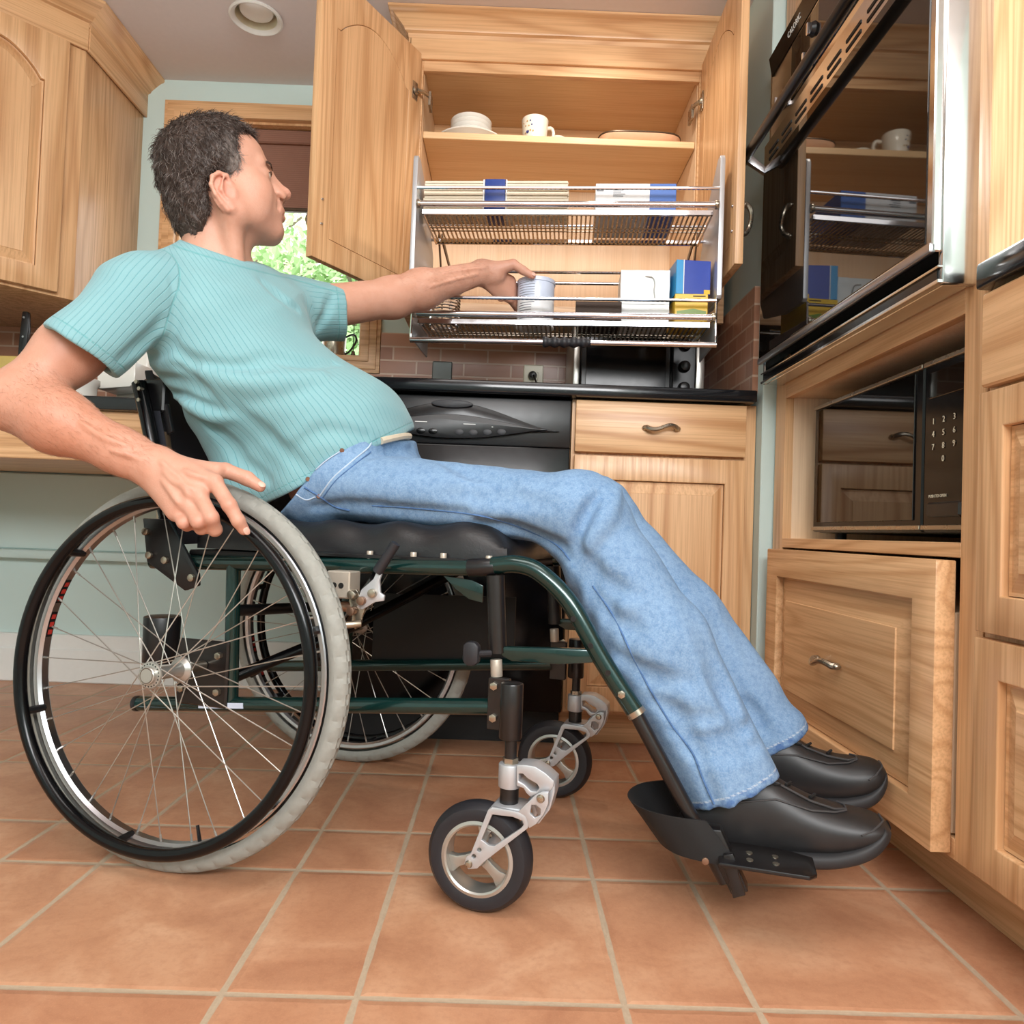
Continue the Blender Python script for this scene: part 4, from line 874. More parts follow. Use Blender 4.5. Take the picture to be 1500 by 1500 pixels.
for x, y, mt in ((516, 871, 'nickel'), (546, 869, 'nickel'), (530, 880, 'copper_bolt'), (515, 895, 'copper_bolt')):
    p = CB(x, y, .04); MB().cyl((p[0], .047, p[1]), (p[0], .034, p[1]), .0068, n=14, bv=.0012).build('bolt', mt, bk)
p = CB(522, 914, .045); MB().cyl((p[0]+.008, .045, p[1]+.001), (p[0]-.03, .02, p[1]-.003), .0055, n=12, bv=.001).build('brake_pin', 'nickel', bk)
MB().prism([(.408, .472), (.455, .468), (.474, .460), (.474, .434), (.452, .438), (.43, .452)], .003, ((0, .10, 0), (1, 0, 0), (0, 0, 1)), bv=.0008).build('fin_plate', 'green_paint', wc)
kn_ = MB(); p = CB(691, 957, .06)
kn_.prism([(p[0]+x*.0125+sx, p[1]+sz) for x, sx, sz in ((1, 0, .012), (0, .006, .018), (0, -.006, .018), (-1, 0, .012), (-1, 0, -.012), (0, -.006, -.018), (0, .006, -.018), (1, 0, -.012))], .016, ((0, .068, 0), (1, 0, 0), (0, 0, 1)), bv=.004); kn_.cyl((p[0]+.008, .06, p[1]), (.497, .075, p[1]), .005, n=10)
kn_.build('release_knob', 'rubber_black', wc)
# seat cushion: a padded block with a rolled front edge and puckers along the side
def cushion():
    nx, ny = 60, 40; prof = []
    top, bot = .553, .497
    vs, fs = [], []
    def pt(u, v, lev):       # u 0..1 along, v 0..1 across, lev 0 bottom .. 1 top
        a = -.045+.557*u; b = .092+.38*v
        rx = min(1, min(u, 1-u)/.09); ry = min(1, min(v, 1-v)/.10); e = 1-(1-min(1, rx))**2.2; f = 1-(1-min(1, ry))**2.2
        h = bot+(top-bot)*(lev if lev < 1 else 1)*(.35+.65*e*f) if lev > 0 else bot
        if lev == 1: h += .006*math.sin(u*31+v*3)*math.exp(-((v-.02)/.1)**2)-.008*math.exp(-((v-.30)/.16)**2)-.008*math.exp(-((v-.72)/.16)**2)+.012*max(0, u-.6)
        return Vector((a, b, h))
    for lev in (0, 1):
        for i in range(nx+1):
            for j in range(ny+1): vs.append(pt(i/nx, j/ny, lev))
    N = (nx+1)*(ny+1); id_ = lambda l, i, j: l*N+i*(ny+1)+j
    for i in range(nx):
        for j in range(ny):
            fs.append((id_(1, i, j), id_(1, i+1, j), id_(1, i+1, j+1), id_(1, i, j+1))); fs.append((id_(0, i, j), id_(0, i, j+1), id_(0, i+1, j+1), id_(0, i+1, j)))
    for i in range(nx): fs.append((id_(0, i, 0), id_(0, i+1, 0), id_(1, i+1, 0), id_(1, i, 0))); fs.append((id_(0, i, ny), id_(1, i, ny), id_(1, i+1, ny), id_(0, i+1, ny)))
    for j in range(ny): fs.append((id_(0, 0, j), id_(1, 0, j), id_(1, 0, j+1), id_(0, 0, j+1))); fs.append((id_(0, nx, j), id_(0, nx, j+1), id_(1, nx, j+1), id_(1, nx, j)))
    return vs, fs
v_, f_ = cushion(); MB().raw(v_, f_).build('seat_cushion', 'leather', wc, smooth=80)
MB().box(-.06, .46, .088, .476, .484, .494, .003).build('seat_sling', 'black_matte', wc)
# backrest shell
def backrest():
    vs, nb, nz = [], 24, 16
    for th in (0, .016):
        for i in range(nz+1):
            z = .50+.31*i/nz; pa = -.10-.28*max(0, z-.53)
            for j in range(nb+1):
                t = j/nb; vs.append(Vector((pa+.016-.062*math.sin(math.pi*t)**.7-th, .098+.368*t, z)))
    N = (nb+1)*(nz+1); I = lambda l, i, j: l*N+i*(nb+1)+j; fs = []
    for i in range(nz):
        for j in range(nb): fs += [(I(0, i, j), I(0, i, j+1), I(0, i+1, j+1), I(0, i+1, j)), (I(1, i, j), I(1, i+1, j), I(1, i+1, j+1), I(1, i, j+1))]
        fs += [(I(0, i, 0), I(0, i+1, 0), I(1, i+1, 0), I(1, i, 0)), (I(0, i, nb), I(1, i, nb), I(1, i+1, nb), I(0, i+1, nb))]
    for j in range(nb): fs += [(I(0, 0, j), I(1, 0, j), I(1, 0, j+1), I(0, 0, j+1)), (I(0, nz, j), I(0, nz, j+1), I(1, nz, j+1), I(1, nz, j))]
    return vs, fs
v_, f_ = backrest(); MB().raw(v_, f_).build('backrest', 'backfabric', wc, smooth=60)
MB().prism([(-.152, .70), (-.132, .70), (-.108, .58), (-.128, .58)], .012, ((0, .114, 0), (1, 0, 0), (0, 0, 1)), bv=.001).build('backrest_strip', 'brown_metal', wc)
# footplates, heel loop, latch
for y0, y1, nr in ((.045, .235, 1), (.329, .519, 0)):
    fp_ = MB().prism([(.832, y0), (.945, y0), (.955, y0+.012), (.955, y1-.012), (.945, y1), (.832, y1)], .006, ((0, 0, .112), (1, 0, 0), (0, 1, 0)), bv=.002).build('footplate', 'blackened', wc)
    for a_ in (.872, .905):
        for y in (y0+.022, y0+.045): MB().cyl((a_, y, .1175), (a_, y, .1195), .0045, n=10).build('rivet', 'nickel', fp_)
    B = BN if nr else BF; s = 1 if nr else -1
    MB().prism([(.806, .148), (.834, .150), (.872, .074), (.850, .066)], .026, ((0, B+.013, 0), (1, 0, 0), (0, 0, 1)), bv=.002).build('footplate_block', 'blackened', wc)
    yy = B-.02*s
    lv = MB().prism([(.838, .122), (.850, .126), (.857, .112), (.858, .10), (.868, .074), (.852, .067), (.845, .092), (.840, .104)], .010, ((0, yy+.005, 0), (1, 0, 0), (0, 0, 1)), bv=.0015).build('latch', 'blackened', wc)
    MB().cyl((.815, B-.02*s, .108), (.815, B-.008*s, .108), .005, n=10, bv=.001).build('pin', 'copper_bolt', wc)
    MB().box(.885, .905, (y0+y1)/2-.02, (y0+y1)/2+.01, .098, .112, .002).build('footplate_stop', 'blackened', wc)
    # webbing loop
    ring_ = bez([(.838, B-.016*s, 0), (.80, B-.018*s, 0), (.755, B-.006*s, 0), (.727, B+.030*s, 0), (.725, B+.075*s, 0), (.745, B+.115*s, 0), (.79, B+.145*s, 0), (.835, B+.155*s, 0)], 6)
    vs, fs = [], []; n = len(ring_)
    for k, (x, y, _) in enumerate(ring_):
        f = k/(n-1)
        for t in (0, 1):
            for h in (0, 1): 
                nx_ = .0022*t; vs.append((x+nx_*(1 if .2 < f < .8 else 0)+(.024-.05*h)*(.9)+.0, y+(nx_*s if f < .35 else (-nx_*s if f > .65 else 0)), .106+.0*f+.055*h))
    for k in range(n-1):
        a0 = 4*k
        for p0, p1 in ((0, 1), (3, 2), (2, 0), (1, 3)): fs.append((a0+p0, a0+p1, a0+4+p1, a0+4+p0))
    MB().raw(vs, fs).build('heel_loop', 'webbing', wc, smooth=60)
# anti-tip and rear
MB().tube(bez([(-.10, BF, .225), (-.16, BF, .222), (-.2, BF, .2)], 5), .0105, 12).build('anti_tip_tube', 'black_satin', wc)
# ================================================================== SIGNED-DISTANCE MODELLING
f32 = np.float32
def nrm(v): v = np.asarray(v, float); return v/np.linalg.norm(v)
class Cap:
    def __init__(s, a, b, r1, r2=None, k=.01, op='+'):
        s.a, s.b = np.asarray(a, f32), np.asarray(b, f32); s.r1 = r1; s.r2 = r1 if r2 is None else r2; s.k = k; s.op = op
    def d(s, P):
        ba = s.b-s.a; L = float(ba@ba)+1e-12; t = np.clip((P-s.a)@ba/L, 0, 1); q = P-s.a-t[:, None]*ba
        return np.sqrt((q*q).sum(1))-(s.r1+(s.r2-s.r1)*t)
class Ell:
    def __init__(s, c, r, ax=None, k=.01, op='+'):
        s.c = np.asarray(c, f32); s.r = np.asarray(r, f32); s.ax = np.eye(3, dtype=f32) if ax is None else np.asarray(ax, f32); s.k = k; s.op = op
    def d(s, P):
        q = (P-s.c)@s.ax.T; l = np.sqrt((q*q).sum(1))+1e-9; k0 = np.sqrt(((q/s.r)**2).sum(1))+1e-9; k1 = np.sqrt(((q/(s.r*s.r))**2).sum(1))+1e-9
        return np.where(k0 < .5, (k0-1)*s.r.min(), k0*(k0-1)/k1)
class ECap:
    """segment with an elliptical section: half-width w along l, d across"""
    def __init__(s, a, b, l, wd1, wd2, k=.02, op='+', end=1.):
        s.a, s.b = np.asarray(a, f32), np.asarray(b, f32); ax = nrm(s.b-s.a); l = np.asarray(l, float); l = nrm(l-ax*(l@ax)); s.l = l.astype(f32); s.f = np.cross(ax, l).astype(f32); s.ax = ax.astype(f32); s.wd = (*wd1, *wd2); s.k = k; s.op = op; s.end = end
    def d(s, P):
        ba = s.b-s.a; L = float(ba@ba); t = np.clip((P-s.a)@ba/L, 0, 1); q = P-s.a-t[:, None]*ba
        w = s.wd[0]+(s.wd[2]-s.wd[0])*t; d = s.wd[1]+(s.wd[3]-s.wd[1])*t; x, y, z = q@s.l, q@s.f, (q@s.ax)/s.end; m = np.minimum(w, d)
        k0 = np.sqrt((x/w)**2+(y/d)**2+(z/m)**2)+1e-9; k1 = np.sqrt((x/w**2)**2+(y/d**2)**2+(z/m**2)**2)+1e-9
        return np.where(k0 < .4, (k0-1)*m, k0*(k0-1)/k1)
class Grp:
    def __init__(s, nodes, k=.01, op='+'): s.n = nodes; s.k = k; s.op = op
    def d(s, P): return field(s.n, P)
class Half:
    """keep the side n.(p-o) < 0"""
    def __init__(s, o, n, k=.003): s.o = np.asarray(o, f32); s.nv = nrm(n).astype(f32); s.k = k; s.op = '^'
    def d(s, P): return (P-s.o)@s.nv
class HalfIf:
    """plane cut that only bites inside a ball"""
    def __init__(s, o, n, c, r): s.o = np.asarray(o, f32); s.nv = nrm(n).astype(f32); s.c = np.asarray(c, f32); s.r = r; s.k = .002; s.op = '^'
    def d(s, P): return np.minimum((P-s.o)@s.nv, s.r-np.sqrt(((P-s.c)**2).sum(1)))
def smin(a, b, k):
    h = np.maximum(k-np.abs(a-b), 0)/k; return np.minimum(a, b)-h*h*k*.25
def field(nodes, P):
    D = None
    for n in nodes:
        v = n.d(P)
        if n.op == '+': D = v if D is None else smin(D, v, n.k)
        elif n.op == '-': D = -smin(-D, v, n.k)
        else: D = -smin(-D, -v, n.k)
    return D
def mesh_field(nodes, lo, hi, h, nb=13, post=None):
    """sparse surface nets over the box lo..hi with cell h"""
    lo = np.asarray(lo, float); N = np.ceil((np.asarray(hi)-lo)/h).astype(int); nbk = np.ceil(N/nb).astype(int)
    cells, verts, quads = [], [], []
    G = N+3; gid = lambda i, j, k: ((i.astype(np.int64)+1)*G[1]+(j+1))*G[2]+(k+1)
    li = np.arange(-1, nb+1); I, J, K = np.meshgrid(li, li, li, indexing='ij'); loc = np.stack([I, J, K], -1).reshape(-1, 3); n = nb+2
    hd = (nb+2)*h*.87
    bis = np.array(list(np.ndindex(*nbk))); cen = (lo+(bis*nb+nb/2-.5)*h).astype(f32)
    plus = [q for q in nodes if q.op == '+']; Dp = np.full(len(cen), 9., f32)
    for q in plus: Dp = np.minimum(Dp, q.d(cen))
    kp = (Dp < hd*1.7+.01); bis, cen, Dp = bis[kp], cen[kp], Dp[kp]
    vals = np.stack([q.d(cen) for q in nodes], 1); ops = np.array([q.op for q in nodes]); ks = np.array([q.k for q in nodes])
    isp, ism, isc = ops == '+', ops == '-', ops == '^'; mg = hd*np.array([2.8 if isinstance(q, Ell) or isinstance(q, Grp) and any(isinstance(w, Ell) for w in q.n) else 1.7 for q in nodes])
    act_m = np.where(isc[None], vals > -mg-ks, vals < mg+ks)
    dead = (isc[None] & (vals > hd*1.7+ks)).any(1) | (ism[None] & (vals < -hd*2.2-ks)).any(1) | ((Dp < -hd*2.2) & ~(act_m & ~isp[None]).any(1)) | ~(act_m & isp[None]).any(1)
    for bi, am in zip(bis[~dead], act_m[~dead]):
        o = bi*nb; act = [nodes[j] for j in np.where(am)[0]]
        if act[0].op != '+': continue
        P = (lo+(o+loc)*h).astype(f32); V = field(act, P)
        if post is not None: V = V+post(P)
        V = V.reshape(n, n, n); S = V < 0
        if S.all() or not S.any(): continue
        m = n-1; cs = np.zeros((m, m, m), np.int8)
        for a in (0, 1):
            for b in (0, 1):
                for e in (0, 1): cs += S[a:a+m, b:b+m, e:e+m]
        ci = np.argwhere((cs > 0) & (cs < 8)); acc = np.zeros((len(ci), 3)); cnt = np.zeros(len(ci))
        for ax in range(3):
            o2 = [q for q in range(3) if q != ax]
            for a in (0, 1):
                for b in (0, 1):
                    p = ci.copy(); p[:, o2[0]] += a; p[:, o2[1]] += b; q = p.copy(); q[:, ax] += 1
                    v0 = V[tuple(p.T)]; v1 = V[tuple(q.T)]; x = (v0 < 0) != (v1 < 0); t = np.where(x, v0/(v0-v1+1e-20), 0)
                    pt = p.astype(float); pt[:, ax] += t; acc += np.where(x[:, None], pt, 0); cnt += x
        pos = lo+(o-1+acc/cnt[:, None])*h; g = ci+o-1
        cells.append(gid(g[:, 0], g[:, 1], g[:, 2])); verts.append(pos)
        for ax in range(3):
            sl = [slice(1, n-1)]*3; s2 = list(sl); s2[ax] = slice(2, n)
            A, B = S[tuple(sl)], S[tuple(s2)]; e = np.argwhere(A != B)
            if not len(e): continue
            fl = A[tuple(e.T)]; e = e+o; o2 = [(1, 2), (2, 0), (0, 1)][ax]; qd = []
            for a, b in ((0, 0), (-1, 0), (-1, -1), (0, -1)):
                p = e.copy(); p[:, o2[0]] += a; p[:, o2[1]] += b; qd.append(gid(p[:, 0], p[:, 1], p[:, 2]))
            qd = np.stack(qd, 1); qd[~fl] = qd[~fl][:, ::-1]; quads.append(qd)
    cid = np.concatenate(cells); V = np.concatenate(verts); Q = np.concatenate(quads)
    u, first = np.unique(cid, return_index=True); V = V[first]; ix = np.searchsorted(u, Q); ix = np.minimum(ix, len(u)-1); ok = (u[ix] == Q).all(1)
    return V, ix[ok]
def obj_from(V, Q, name, mat, parent=None, attrs=None, sm=1, keep=True):
    if sm:      # light Laplacian pass
        for _ in range(sm):
            E = np.concatenate([Q[:, [0, 1]], Q[:, [1, 2]], Q[:, [2, 3]], Q[:, [3, 0]]]); E = np.concatenate([E, E[:, ::-1]])
            s = np.zeros_like(V); c = np.bincount(E[:, 0], minlength=len(V))
            for k in range(3): s[:, k] = np.bincount(E[:, 0], V[E[:, 1], k], len(V))
            V = .5*V+.5*s/np.maximum(c, 1)[:, None]
    me = bpy.data.meshes.new(name); me.vertices.add(len(V)); me.vertices.foreach_set('co', V.astype(f32).ravel())
    me.loops.add(Q.size); me.loops.foreach_set('vertex_index', Q.astype(np.int32).ravel()); me.polygons.add(len(Q)); me.polygons.foreach_set('loop_start', np.arange(0, Q.size, 4, dtype=np.int32)); me.polygons.foreach_set('loop_total', np.full(len(Q), 4, np.int32))
    me.update(calc_edges=True); me.validate(); me.polygons.foreach_set('use_smooth', [True]*len(me.polygons))
    for n, a in (attrs or {}).items():
        if a.ndim == 1: t = me.attributes.new(n, 'FLOAT', 'POINT'); t.data.foreach_set('value', a.astype(f32))
        else: t = me.attributes.new(n, 'FLOAT_COLOR', 'POINT'); t.data.foreach_set('color', np.concatenate([a, np.ones((len(a), 1))], 1).astype(f32).ravel())
    me.materials.append(M[mat]); o = bpy.data.objects.new(name, me); C.objects.link(o)
    if parent is not None:
        r = parent
        while 'wb' not in r: r = r.parent
        me.transform(Matrix.Translation(-Vector(r['wb']))); o.parent = parent
    return o
def march(nodes, px, py, t0=.7, t1=2.6):
    d = ray(px, py); t = t0
    for _ in range(160):
        v = float(field(nodes, (CAMO+d*t)[None].astype(f32))[0])
        if v < .0004: return CAMO+d*t
        t += max(.0004, v*.7)
        if t > t1: return None
    return CAMO+d*t
def on(nodes, pts, n=6, lift=0.):
    """points of a smooth pixel path met with the surface"""
    out = []
    for x, y in bez([(a, b) for a, b in pts], n):
        p = march(nodes, x, y)
        if p is not None: out.append(p-ray(x, y)*lift)
    return out
W3 = lambda a, b, z: np.array(WC0)+HD*a+ND*b+np.array([0, 0, z])
def CW(px, py, b): a, z = CB(px, py, b); return W3(a, b, z)
def chain(pts, rs, k=.006): return [Cap(pts[i], pts[i+1], rs[i], rs[i+1], k) for i in range(len(pts)-1)]
# ================================================================== THE MAN
HY = 1.33; HS = HY/1.30/1000.
yw, pt_ = R(25), R(17)
HF = np.array([math.cos(yw)*math.cos(pt_), math.sin(yw)*math.cos(pt_), math.sin(pt_)]); HL = np.array([-math.sin(yw), math.cos(yw), 0]); HU = np.cross(HF, HL); HO = PY(318, 262, HY)
HA = np.stack([HF, HL, HU])
def H(f, l, u): return HO+(HF*f+HL*l+HU*u)*HS
def he(c, r, k=.012, op='+', rot=None):
    A = HA if rot is None else np.array(Matrix.Rotation(R(rot[0]), 3, rot[1]))@HA
    return Ell(H(*c), np.array(r)*HS, A, k, op)
def hc(a, b, r1, r2=None, k=.008, op='+'): return Cap(H(*a), H(*b), r1*HS, None if r2 is None else r2*HS, k, op)
SHR, ELR = np.array((-.635, 1.225, .918)), np.array((-.748, 1.12, .715)); WRR = PY(226, 684, 1.108)
SHL = np.array((-.45, 1.52, .985)); WRL = PY(706, 399, 1.83); ELL = PY(575, 436, 1.665)
NB = np.array((-.548, 1.35, 1.01)); CH = PY(335, 478, 1.375); ST = PY(380, 560, 1.39); BE = W3(.125, .283, .715); PE = W3(.11, .283, .62)
LS = nrm(SHL-SHR); LP = ND.copy()
def ears():
    out = []
    for s in (-1, 1):
        sk = [he((-10, 72*s, -54), (19, 6, 30), .006, rot=(s*14, 'Z')), hc((-4, 72*s, -74), (-1, 73*s, -80), 8, 6.5, .006)]
        rim = [(10, 71, -34), (6, 74, -21), (-6, 77, -17), (-18, 81, -24), (-24, 83, -38), (-21, 82, -54), (-14, 79, -68), (-7, 77, -79)]
        rim = [(a-2, b*s, c-4) for a, b, c in rim]; sk += chain([H(*q) for q in rim], [x*HS for x in (3.2, 3.6, 3.8, 3.8, 3.6, 3.4, 3.4, 4)], .003)
        sk += [hc((-2, 79*s, -30), (-12, 81*s, -50), 2.6, 2.6, .004), hc((-12, 81*s, -50), (-4, 79*s, -64), 2.6, 3, .004), hc((9, 73*s, -52), (8, 73*s, -60), 4.2, 3.6, .004)]
        sk += [he((0, 82*s, -56), (9, 10, 11), .003, '-'), he((1, 80*s, -40), (5, 5, 8), .004, '-')]
        out.append(Grp(sk, .005))
    return out
def head_nodes():
    n = [he((-4, 0, 30), (79, 69, 62)), he((40, 0, 24), (49, 57, 50), .03), he((38, 0, -40), (46, 56, 66), .03), he((50, 0, -76), (34, 42, 36), .03)]
    for s in (-1, 1):
        n += [he((56, 36*s, -38), (26, 23, 24), .02), hc((8, 55*s, -80), (72, 18*s, -104), 13.5, 12.5, .018), hc((2, 58*s, -46), (8, 55*s, -80), 14, 14, .018), he((30, 48*s, -58), (34, 15, 34), .03)]
        n += [hc((85, 7*s, 10), (72, 40*s, 6), 10, 9, .014)]
    for s in (-1, 1): n += [he((97, 31*s, -8), (17, 18, 11.5), .012, '-'), he((73.5, 31*s, -9.5), (14, 14.5, 13), .006)]
    n += [he((71, 0, -102), (17, 22, 16), .02), he((80, 0, -66), (19, 31, 22), .02), hc((89, 0, 4), (108, 0, -31), 7.5, 9, .012), he((110.5, 0, -35), (12, 11.5, 10.5), .008)]
    for s in (-1, 1): n += [he((98, 12.5*s, -43), (12, 7, 8.5), .006), hc((96, 3*s, -65), (83, 23*s, -76), 6.2, 3.6, .005), hc((93, 3*s, -80), (82, 21*s, -78), 7.4, 3.8, .005)]
    n += [hc((97, 0, -48), (90, 0, -58), 6.5, 6.5, .008), hc((84, 8, -8), (96, 10, -36), 8, 8.5, .012), hc((84, -8, -8), (96, -10, -36), 8, 8.5, .012)]
    for s in (-1, 1): n += [he((105, 8.5*s, -48), (7, 4.6, 5), .003, '-', rot=(s*20, 'Z')), hc((106, 0, -73.5), (86, 25*s, -78.5), 2.2, 1.3, .003, '-'), hc((94, 17*s, -47), (84, 30*s, -68), 1.6, 2.4, .012, '-'), hc((90, 22*s, -12), (83, 42*s, -13), 1.5, 1.0, .0015, '-')]
    n += [he((101, 0, -92), (8, 20, 5), .012, '-')]
    n += ears()
    n += [Cap(H(-22, 0, -52), NB+np.array((-.006, 0, -.03)), .048, .056, .03), Cap(H(8, 0, -98), NB+np.array((.012, -.006, -.03)), .024, .032, .03), Cap(H(0, -56, -62), NB+np.array((.05, -.03, -.02)), .014, .014, .022), he((82, 0, -8), (3, 3, 3))]
    return n
# right hand resting on the handrim
def handR():
    P = lambda x, y, Y: PY(x, y, Y)
    mc = [P(314, 706, 1.090), P(292, 726, 1.080), P(275, 740, 1.080), P(259, 751, 1.086)]
    n = [ECap(WRR, (mc[1]+mc[2])/2+np.array((-.01, .008, .008)), mc[0]-mc[3], (.029, .020), (.040, .014), .02)]
    for m in mc: n.append(Cap(WRR+(m-WRR)*.25, m, .014, .0115, .014))
    n += [Cap(WRR, P(318, 690, 1.118), .020, .013, .018), Cap(P(262, 742, 1.095), P(240, 715, 1.105), .013, .017, .016)]
    n += [Ell(m, (.0112,)*3, None, .006) for m in mc[:3]]
    fg = [([mc[0], P(336, 740, 1.072), P(349, 763, 1.075), P(357, 776, 1.082)], (.0112, .0105, .0095, .0082)), ([mc[1], P(309, 758, 1.062), P(315, 776, 1.078), P(309, 774, 1.098)], (.0112, .0108, .0098, .0085)),
          ([mc[2], P(290, 764, 1.062), P(295, 774, 1.078), P(290, 771, 1.098)], (.0105, .0100, .0092, .008)), ([mc[3], P(269, 766, 1.070), P(274, 770, 1.084), P(270, 766, 1.1)], (.0095, .0088, .008, .007)),
          ([P(288, 692, 1.112), P(330, 689, 1.128), P(362, 701, 1.130), P(381, 713, 1.130)], (.0145, .0115, .0112, .0085))]
    return n+[Grp(chain(p, r, .004), .0045) for p, r in fg], fg
CANC = np.array((.057, 1.875))
def handL():
    def ca(deg, r, z): return np.array((CANC[0]+r*math.cos(R(deg)), CANC[1]+r*math.sin(R(deg)), z))
    zs = (1.180, 1.165, 1.152, 1.141); mc = [ca(188-k*3, .066, z) for k, z in enumerate(zs)]
    n = [ECap(WRL, (mc[1]+mc[2])/2+np.array((-.012, -.004, .004)), mc[0]-mc[3], (.027, .020), (.036, .013), .02)]
    n += [Cap(WRL+np.array((.01, .005, .0)), m, .0145, .0115, .014) for m in mc]
    n += [Cap(WRL+np.array((0, -.004, .004)), PY(750, 388, 1.825), .019, .0125, .02), Ell(PY(727, 402, 1.83), (.02, .015, .018), None, .015)]
    fg = [([mc[k], ca(140, .0585, z-.008-.002*k), ca(100, .0575, z-.017-.002*k), ca(68, .0565, z-.024-.002*k)], (.0112-.0008*(k == 3), .0102, .0094, .0082)) for k, z in enumerate(zs)]
    fg.append(([PY(735, 394, 1.826), PY(752, 387, 1.822), PY(766, 396, 1.818), PY(780, 404, 1.8175)], (.014, .0118, .0108, .0085)))
    return n+[Grp(chain(p, r, .004), .0045) for p, r in fg], fg
hr_n, hr_f = handR(); hl_n, hl_f = handL()
def mid(a, b, t): return a+(b-a)*t
armR = [Cap(SHR, mid(SHR, ELR, .55), .044, .045, .02), Cap(mid(SHR, ELR, .5), ELR, .045, .041, .03), ECap(ELR, mid(ELR, WRR, .3), (0, .3, 1), (.042, .044), (.045, .047), .025), ECap(mid(ELR, WRR, .3), mid(ELR, WRR, .8), (0, .3, 1), (.045, .046), (.031, .029), .03), ECap(mid(ELR, WRR, .75), WRR, (0, .3, 1), (.032, .029), (.030, .022), .02), Ell(ELR+np.array((-.016, -.004, -.008)), (.026,)*3, None, .02)]
armL = [Cap(SHL, ELL, .048, .042, .02), ECap(ELL, mid(ELL, WRL, .3), (0, .2, 1), (.044, .042), (.042, .044), .025), ECap(mid(ELL, WRL, .3), WRL, (0, .2, 1), (.043, .042), (.028, .021), .03)]
KNR, KNL = W3(.612, .172, .578), W3(.598, .372, .588); ANR, ANL = CW(1080, 1170, .15), CW(1145, 1095, .345); HPR, HPL = W3(.13, .205, .620), W3(.13, .365, .620)
torso_in = [ECap(PE, BE, LP, (.13, .07), (.12, .08), .03), ECap(BE, CH, LP, (.12, .08), (.12, .07), .03), ECap(CH, NB+np.array((0, 0, -.04)), LS, (.12, .07), (.08, .045), .03), Cap(SHR, NB, .035, .04, .03), Cap(SHL, NB, .035, .04, .03)]
legs_in = [Cap(HPR, KNR, .04, .035, .02), Cap(HPL, KNL, .04, .035, .02), Cap(KNR, ANR, .036, .03, .02), Cap(KNL, ANL, .036, .03, .02)]
def veins(base, paths, r=.0022):
    out = []
    for pth in paths:
        p = on(base, pth, 5, -.0004)
        if len(p) > 2: out += chain(p, [r*(.5+.5*math.sin(math.pi*(i+.5)/len(p))) for i in range(len(p))], .005)
    return out
hr_n += [Grp(veins(armR+hr_n, [[(236, 676), (250, 690), (262, 700), (272, 712), (282, 716)], [(240, 690), (252, 704), (268, 712), (276, 726)], [(238, 704), (252, 722), (262, 738)], [(270, 690), (284, 696), (300, 700)]], .0026), .005), Grp(veins(armR, [[(165, 660), (195, 668), (222, 682), (238, 694)], [(120, 620), (150, 640), (190, 655)]], .003), .006)]
hl_n += [Grp(veins(armL+hl_n, [[(630, 420), (665, 410), (700, 402)], [(650, 400), (690, 394), (712, 392)]], .0012), .006)]
body_nodes = head_nodes()+torso_in+armR+armL+hr_n+hl_n+legs_in
man = thing('person', tuple(W3(.11, .283, .56)), 'man in aqua ribbed t-shirt and jeans seated in wheelchair, reaching for can', 'person')
DETAIL = globals().get('DETAIL', 1.)
BOX = globals().get('BOX') or ((-.86, .95, .10), (.55, 2.0, 1.32))
V, Q = mesh_field(body_nodes, *BOX, .0021*DETAIL)
def head_local(V): return ((V-HO)@HA.T)/HS
hv = head_local(V)
def blob(c, r): return np.exp(-(((hv-np.array(c))/np.array(r))**2).sum(1))
lip = np.clip(1.4*sum(blob(c, r) for c, r in (((97, 0, -69), (7, 15, 4)), ((95, 0, -79.5), (7, 14, 5)), ((90, -12, -73), (7, 9, 5)), ((90, 12, -73), (7, 9, 5)))), 0, 1)
beard = np.clip(blob((60, -30, -98), (46, 45, 26))+blob((92, 0, -62), (9, 26, 10))+blob((60, 30, -98), (46, 45, 26)), 0, 1)*(1-lip)
ear_ = np.clip(blob((-8, -76, -48), (22, 9, 36))+blob((-8, 76, -48), (22, 9, 36)), 0, 1)*.7+blob((112, 0, -36), (16, 18, 14))*.5+blob((60, -42, -36), (22, 20, 18))*.3
def near(pts, r): return np.clip(sum(np.exp(-(((V-p)/r)**2).sum(1)) for p in pts), 0, 1)
kn_red = near([q for p, r in hr_f+hl_f for q in (p[0], p[1], p[-1])], .011)
farm = np.clip(1-np.abs(((V-ELR)@nrm(WRR-ELR))/np.linalg.norm(WRR-ELR)-.5)/.7, 0, 1)*(V[:, 1] < 1.2)*(V[:, 0] < -.35)
skin = np.stack([lip+.55*kn_red+ear_, beard, farm], 1)
body = obj_from(V, Q, 'body', 'ceiling_paint', man, {'tint': skin}, 1)
def skinmat():
    t = NT('skin'); a = t.nd('Attribute', attribute_name='tint'); sp = t.nd('SeparateColor', i_0=a.outputs['Color']); v = t.coords(jitter=False)
    n1 = t.noise(v, 38., 3., .6); n2 = t.noise(v, 420., 2., .6)
    c = t.mix(n1, srgb(192, 139, 115), srgb(210, 164, 143)); c = t.mix(t.math('MULTIPLY', sp.outputs[2], .45), c, srgb(196, 122, 88))
    c = t.mix(t.math('MULTIPLY', sp.outputs[1], .40), c, srgb(150, 112, 98)); c = t.mix(t.math('MULTIPLY', sp.outputs[0], .55), c, srgb(206, 108, 92)); c = t.mix(t.math('MULTIPLY', n2, .14), c, srgb(188, 112, 84))
    t.base(c, t.math('MULTIPLY_ADD', n1, .15, .42)); t.b.inputs['Subsurface Weight'].default_value = .12; t.b.inputs['Subsurface Radius'].default_value = (.012, .005, .003); t.b.inputs['Subsurface Scale'].default_value = .5
    t.bump(t.math('ADD', t.math('MULTIPLY', n1, .5), n2), .28, .0012); M['skin'] = t.m
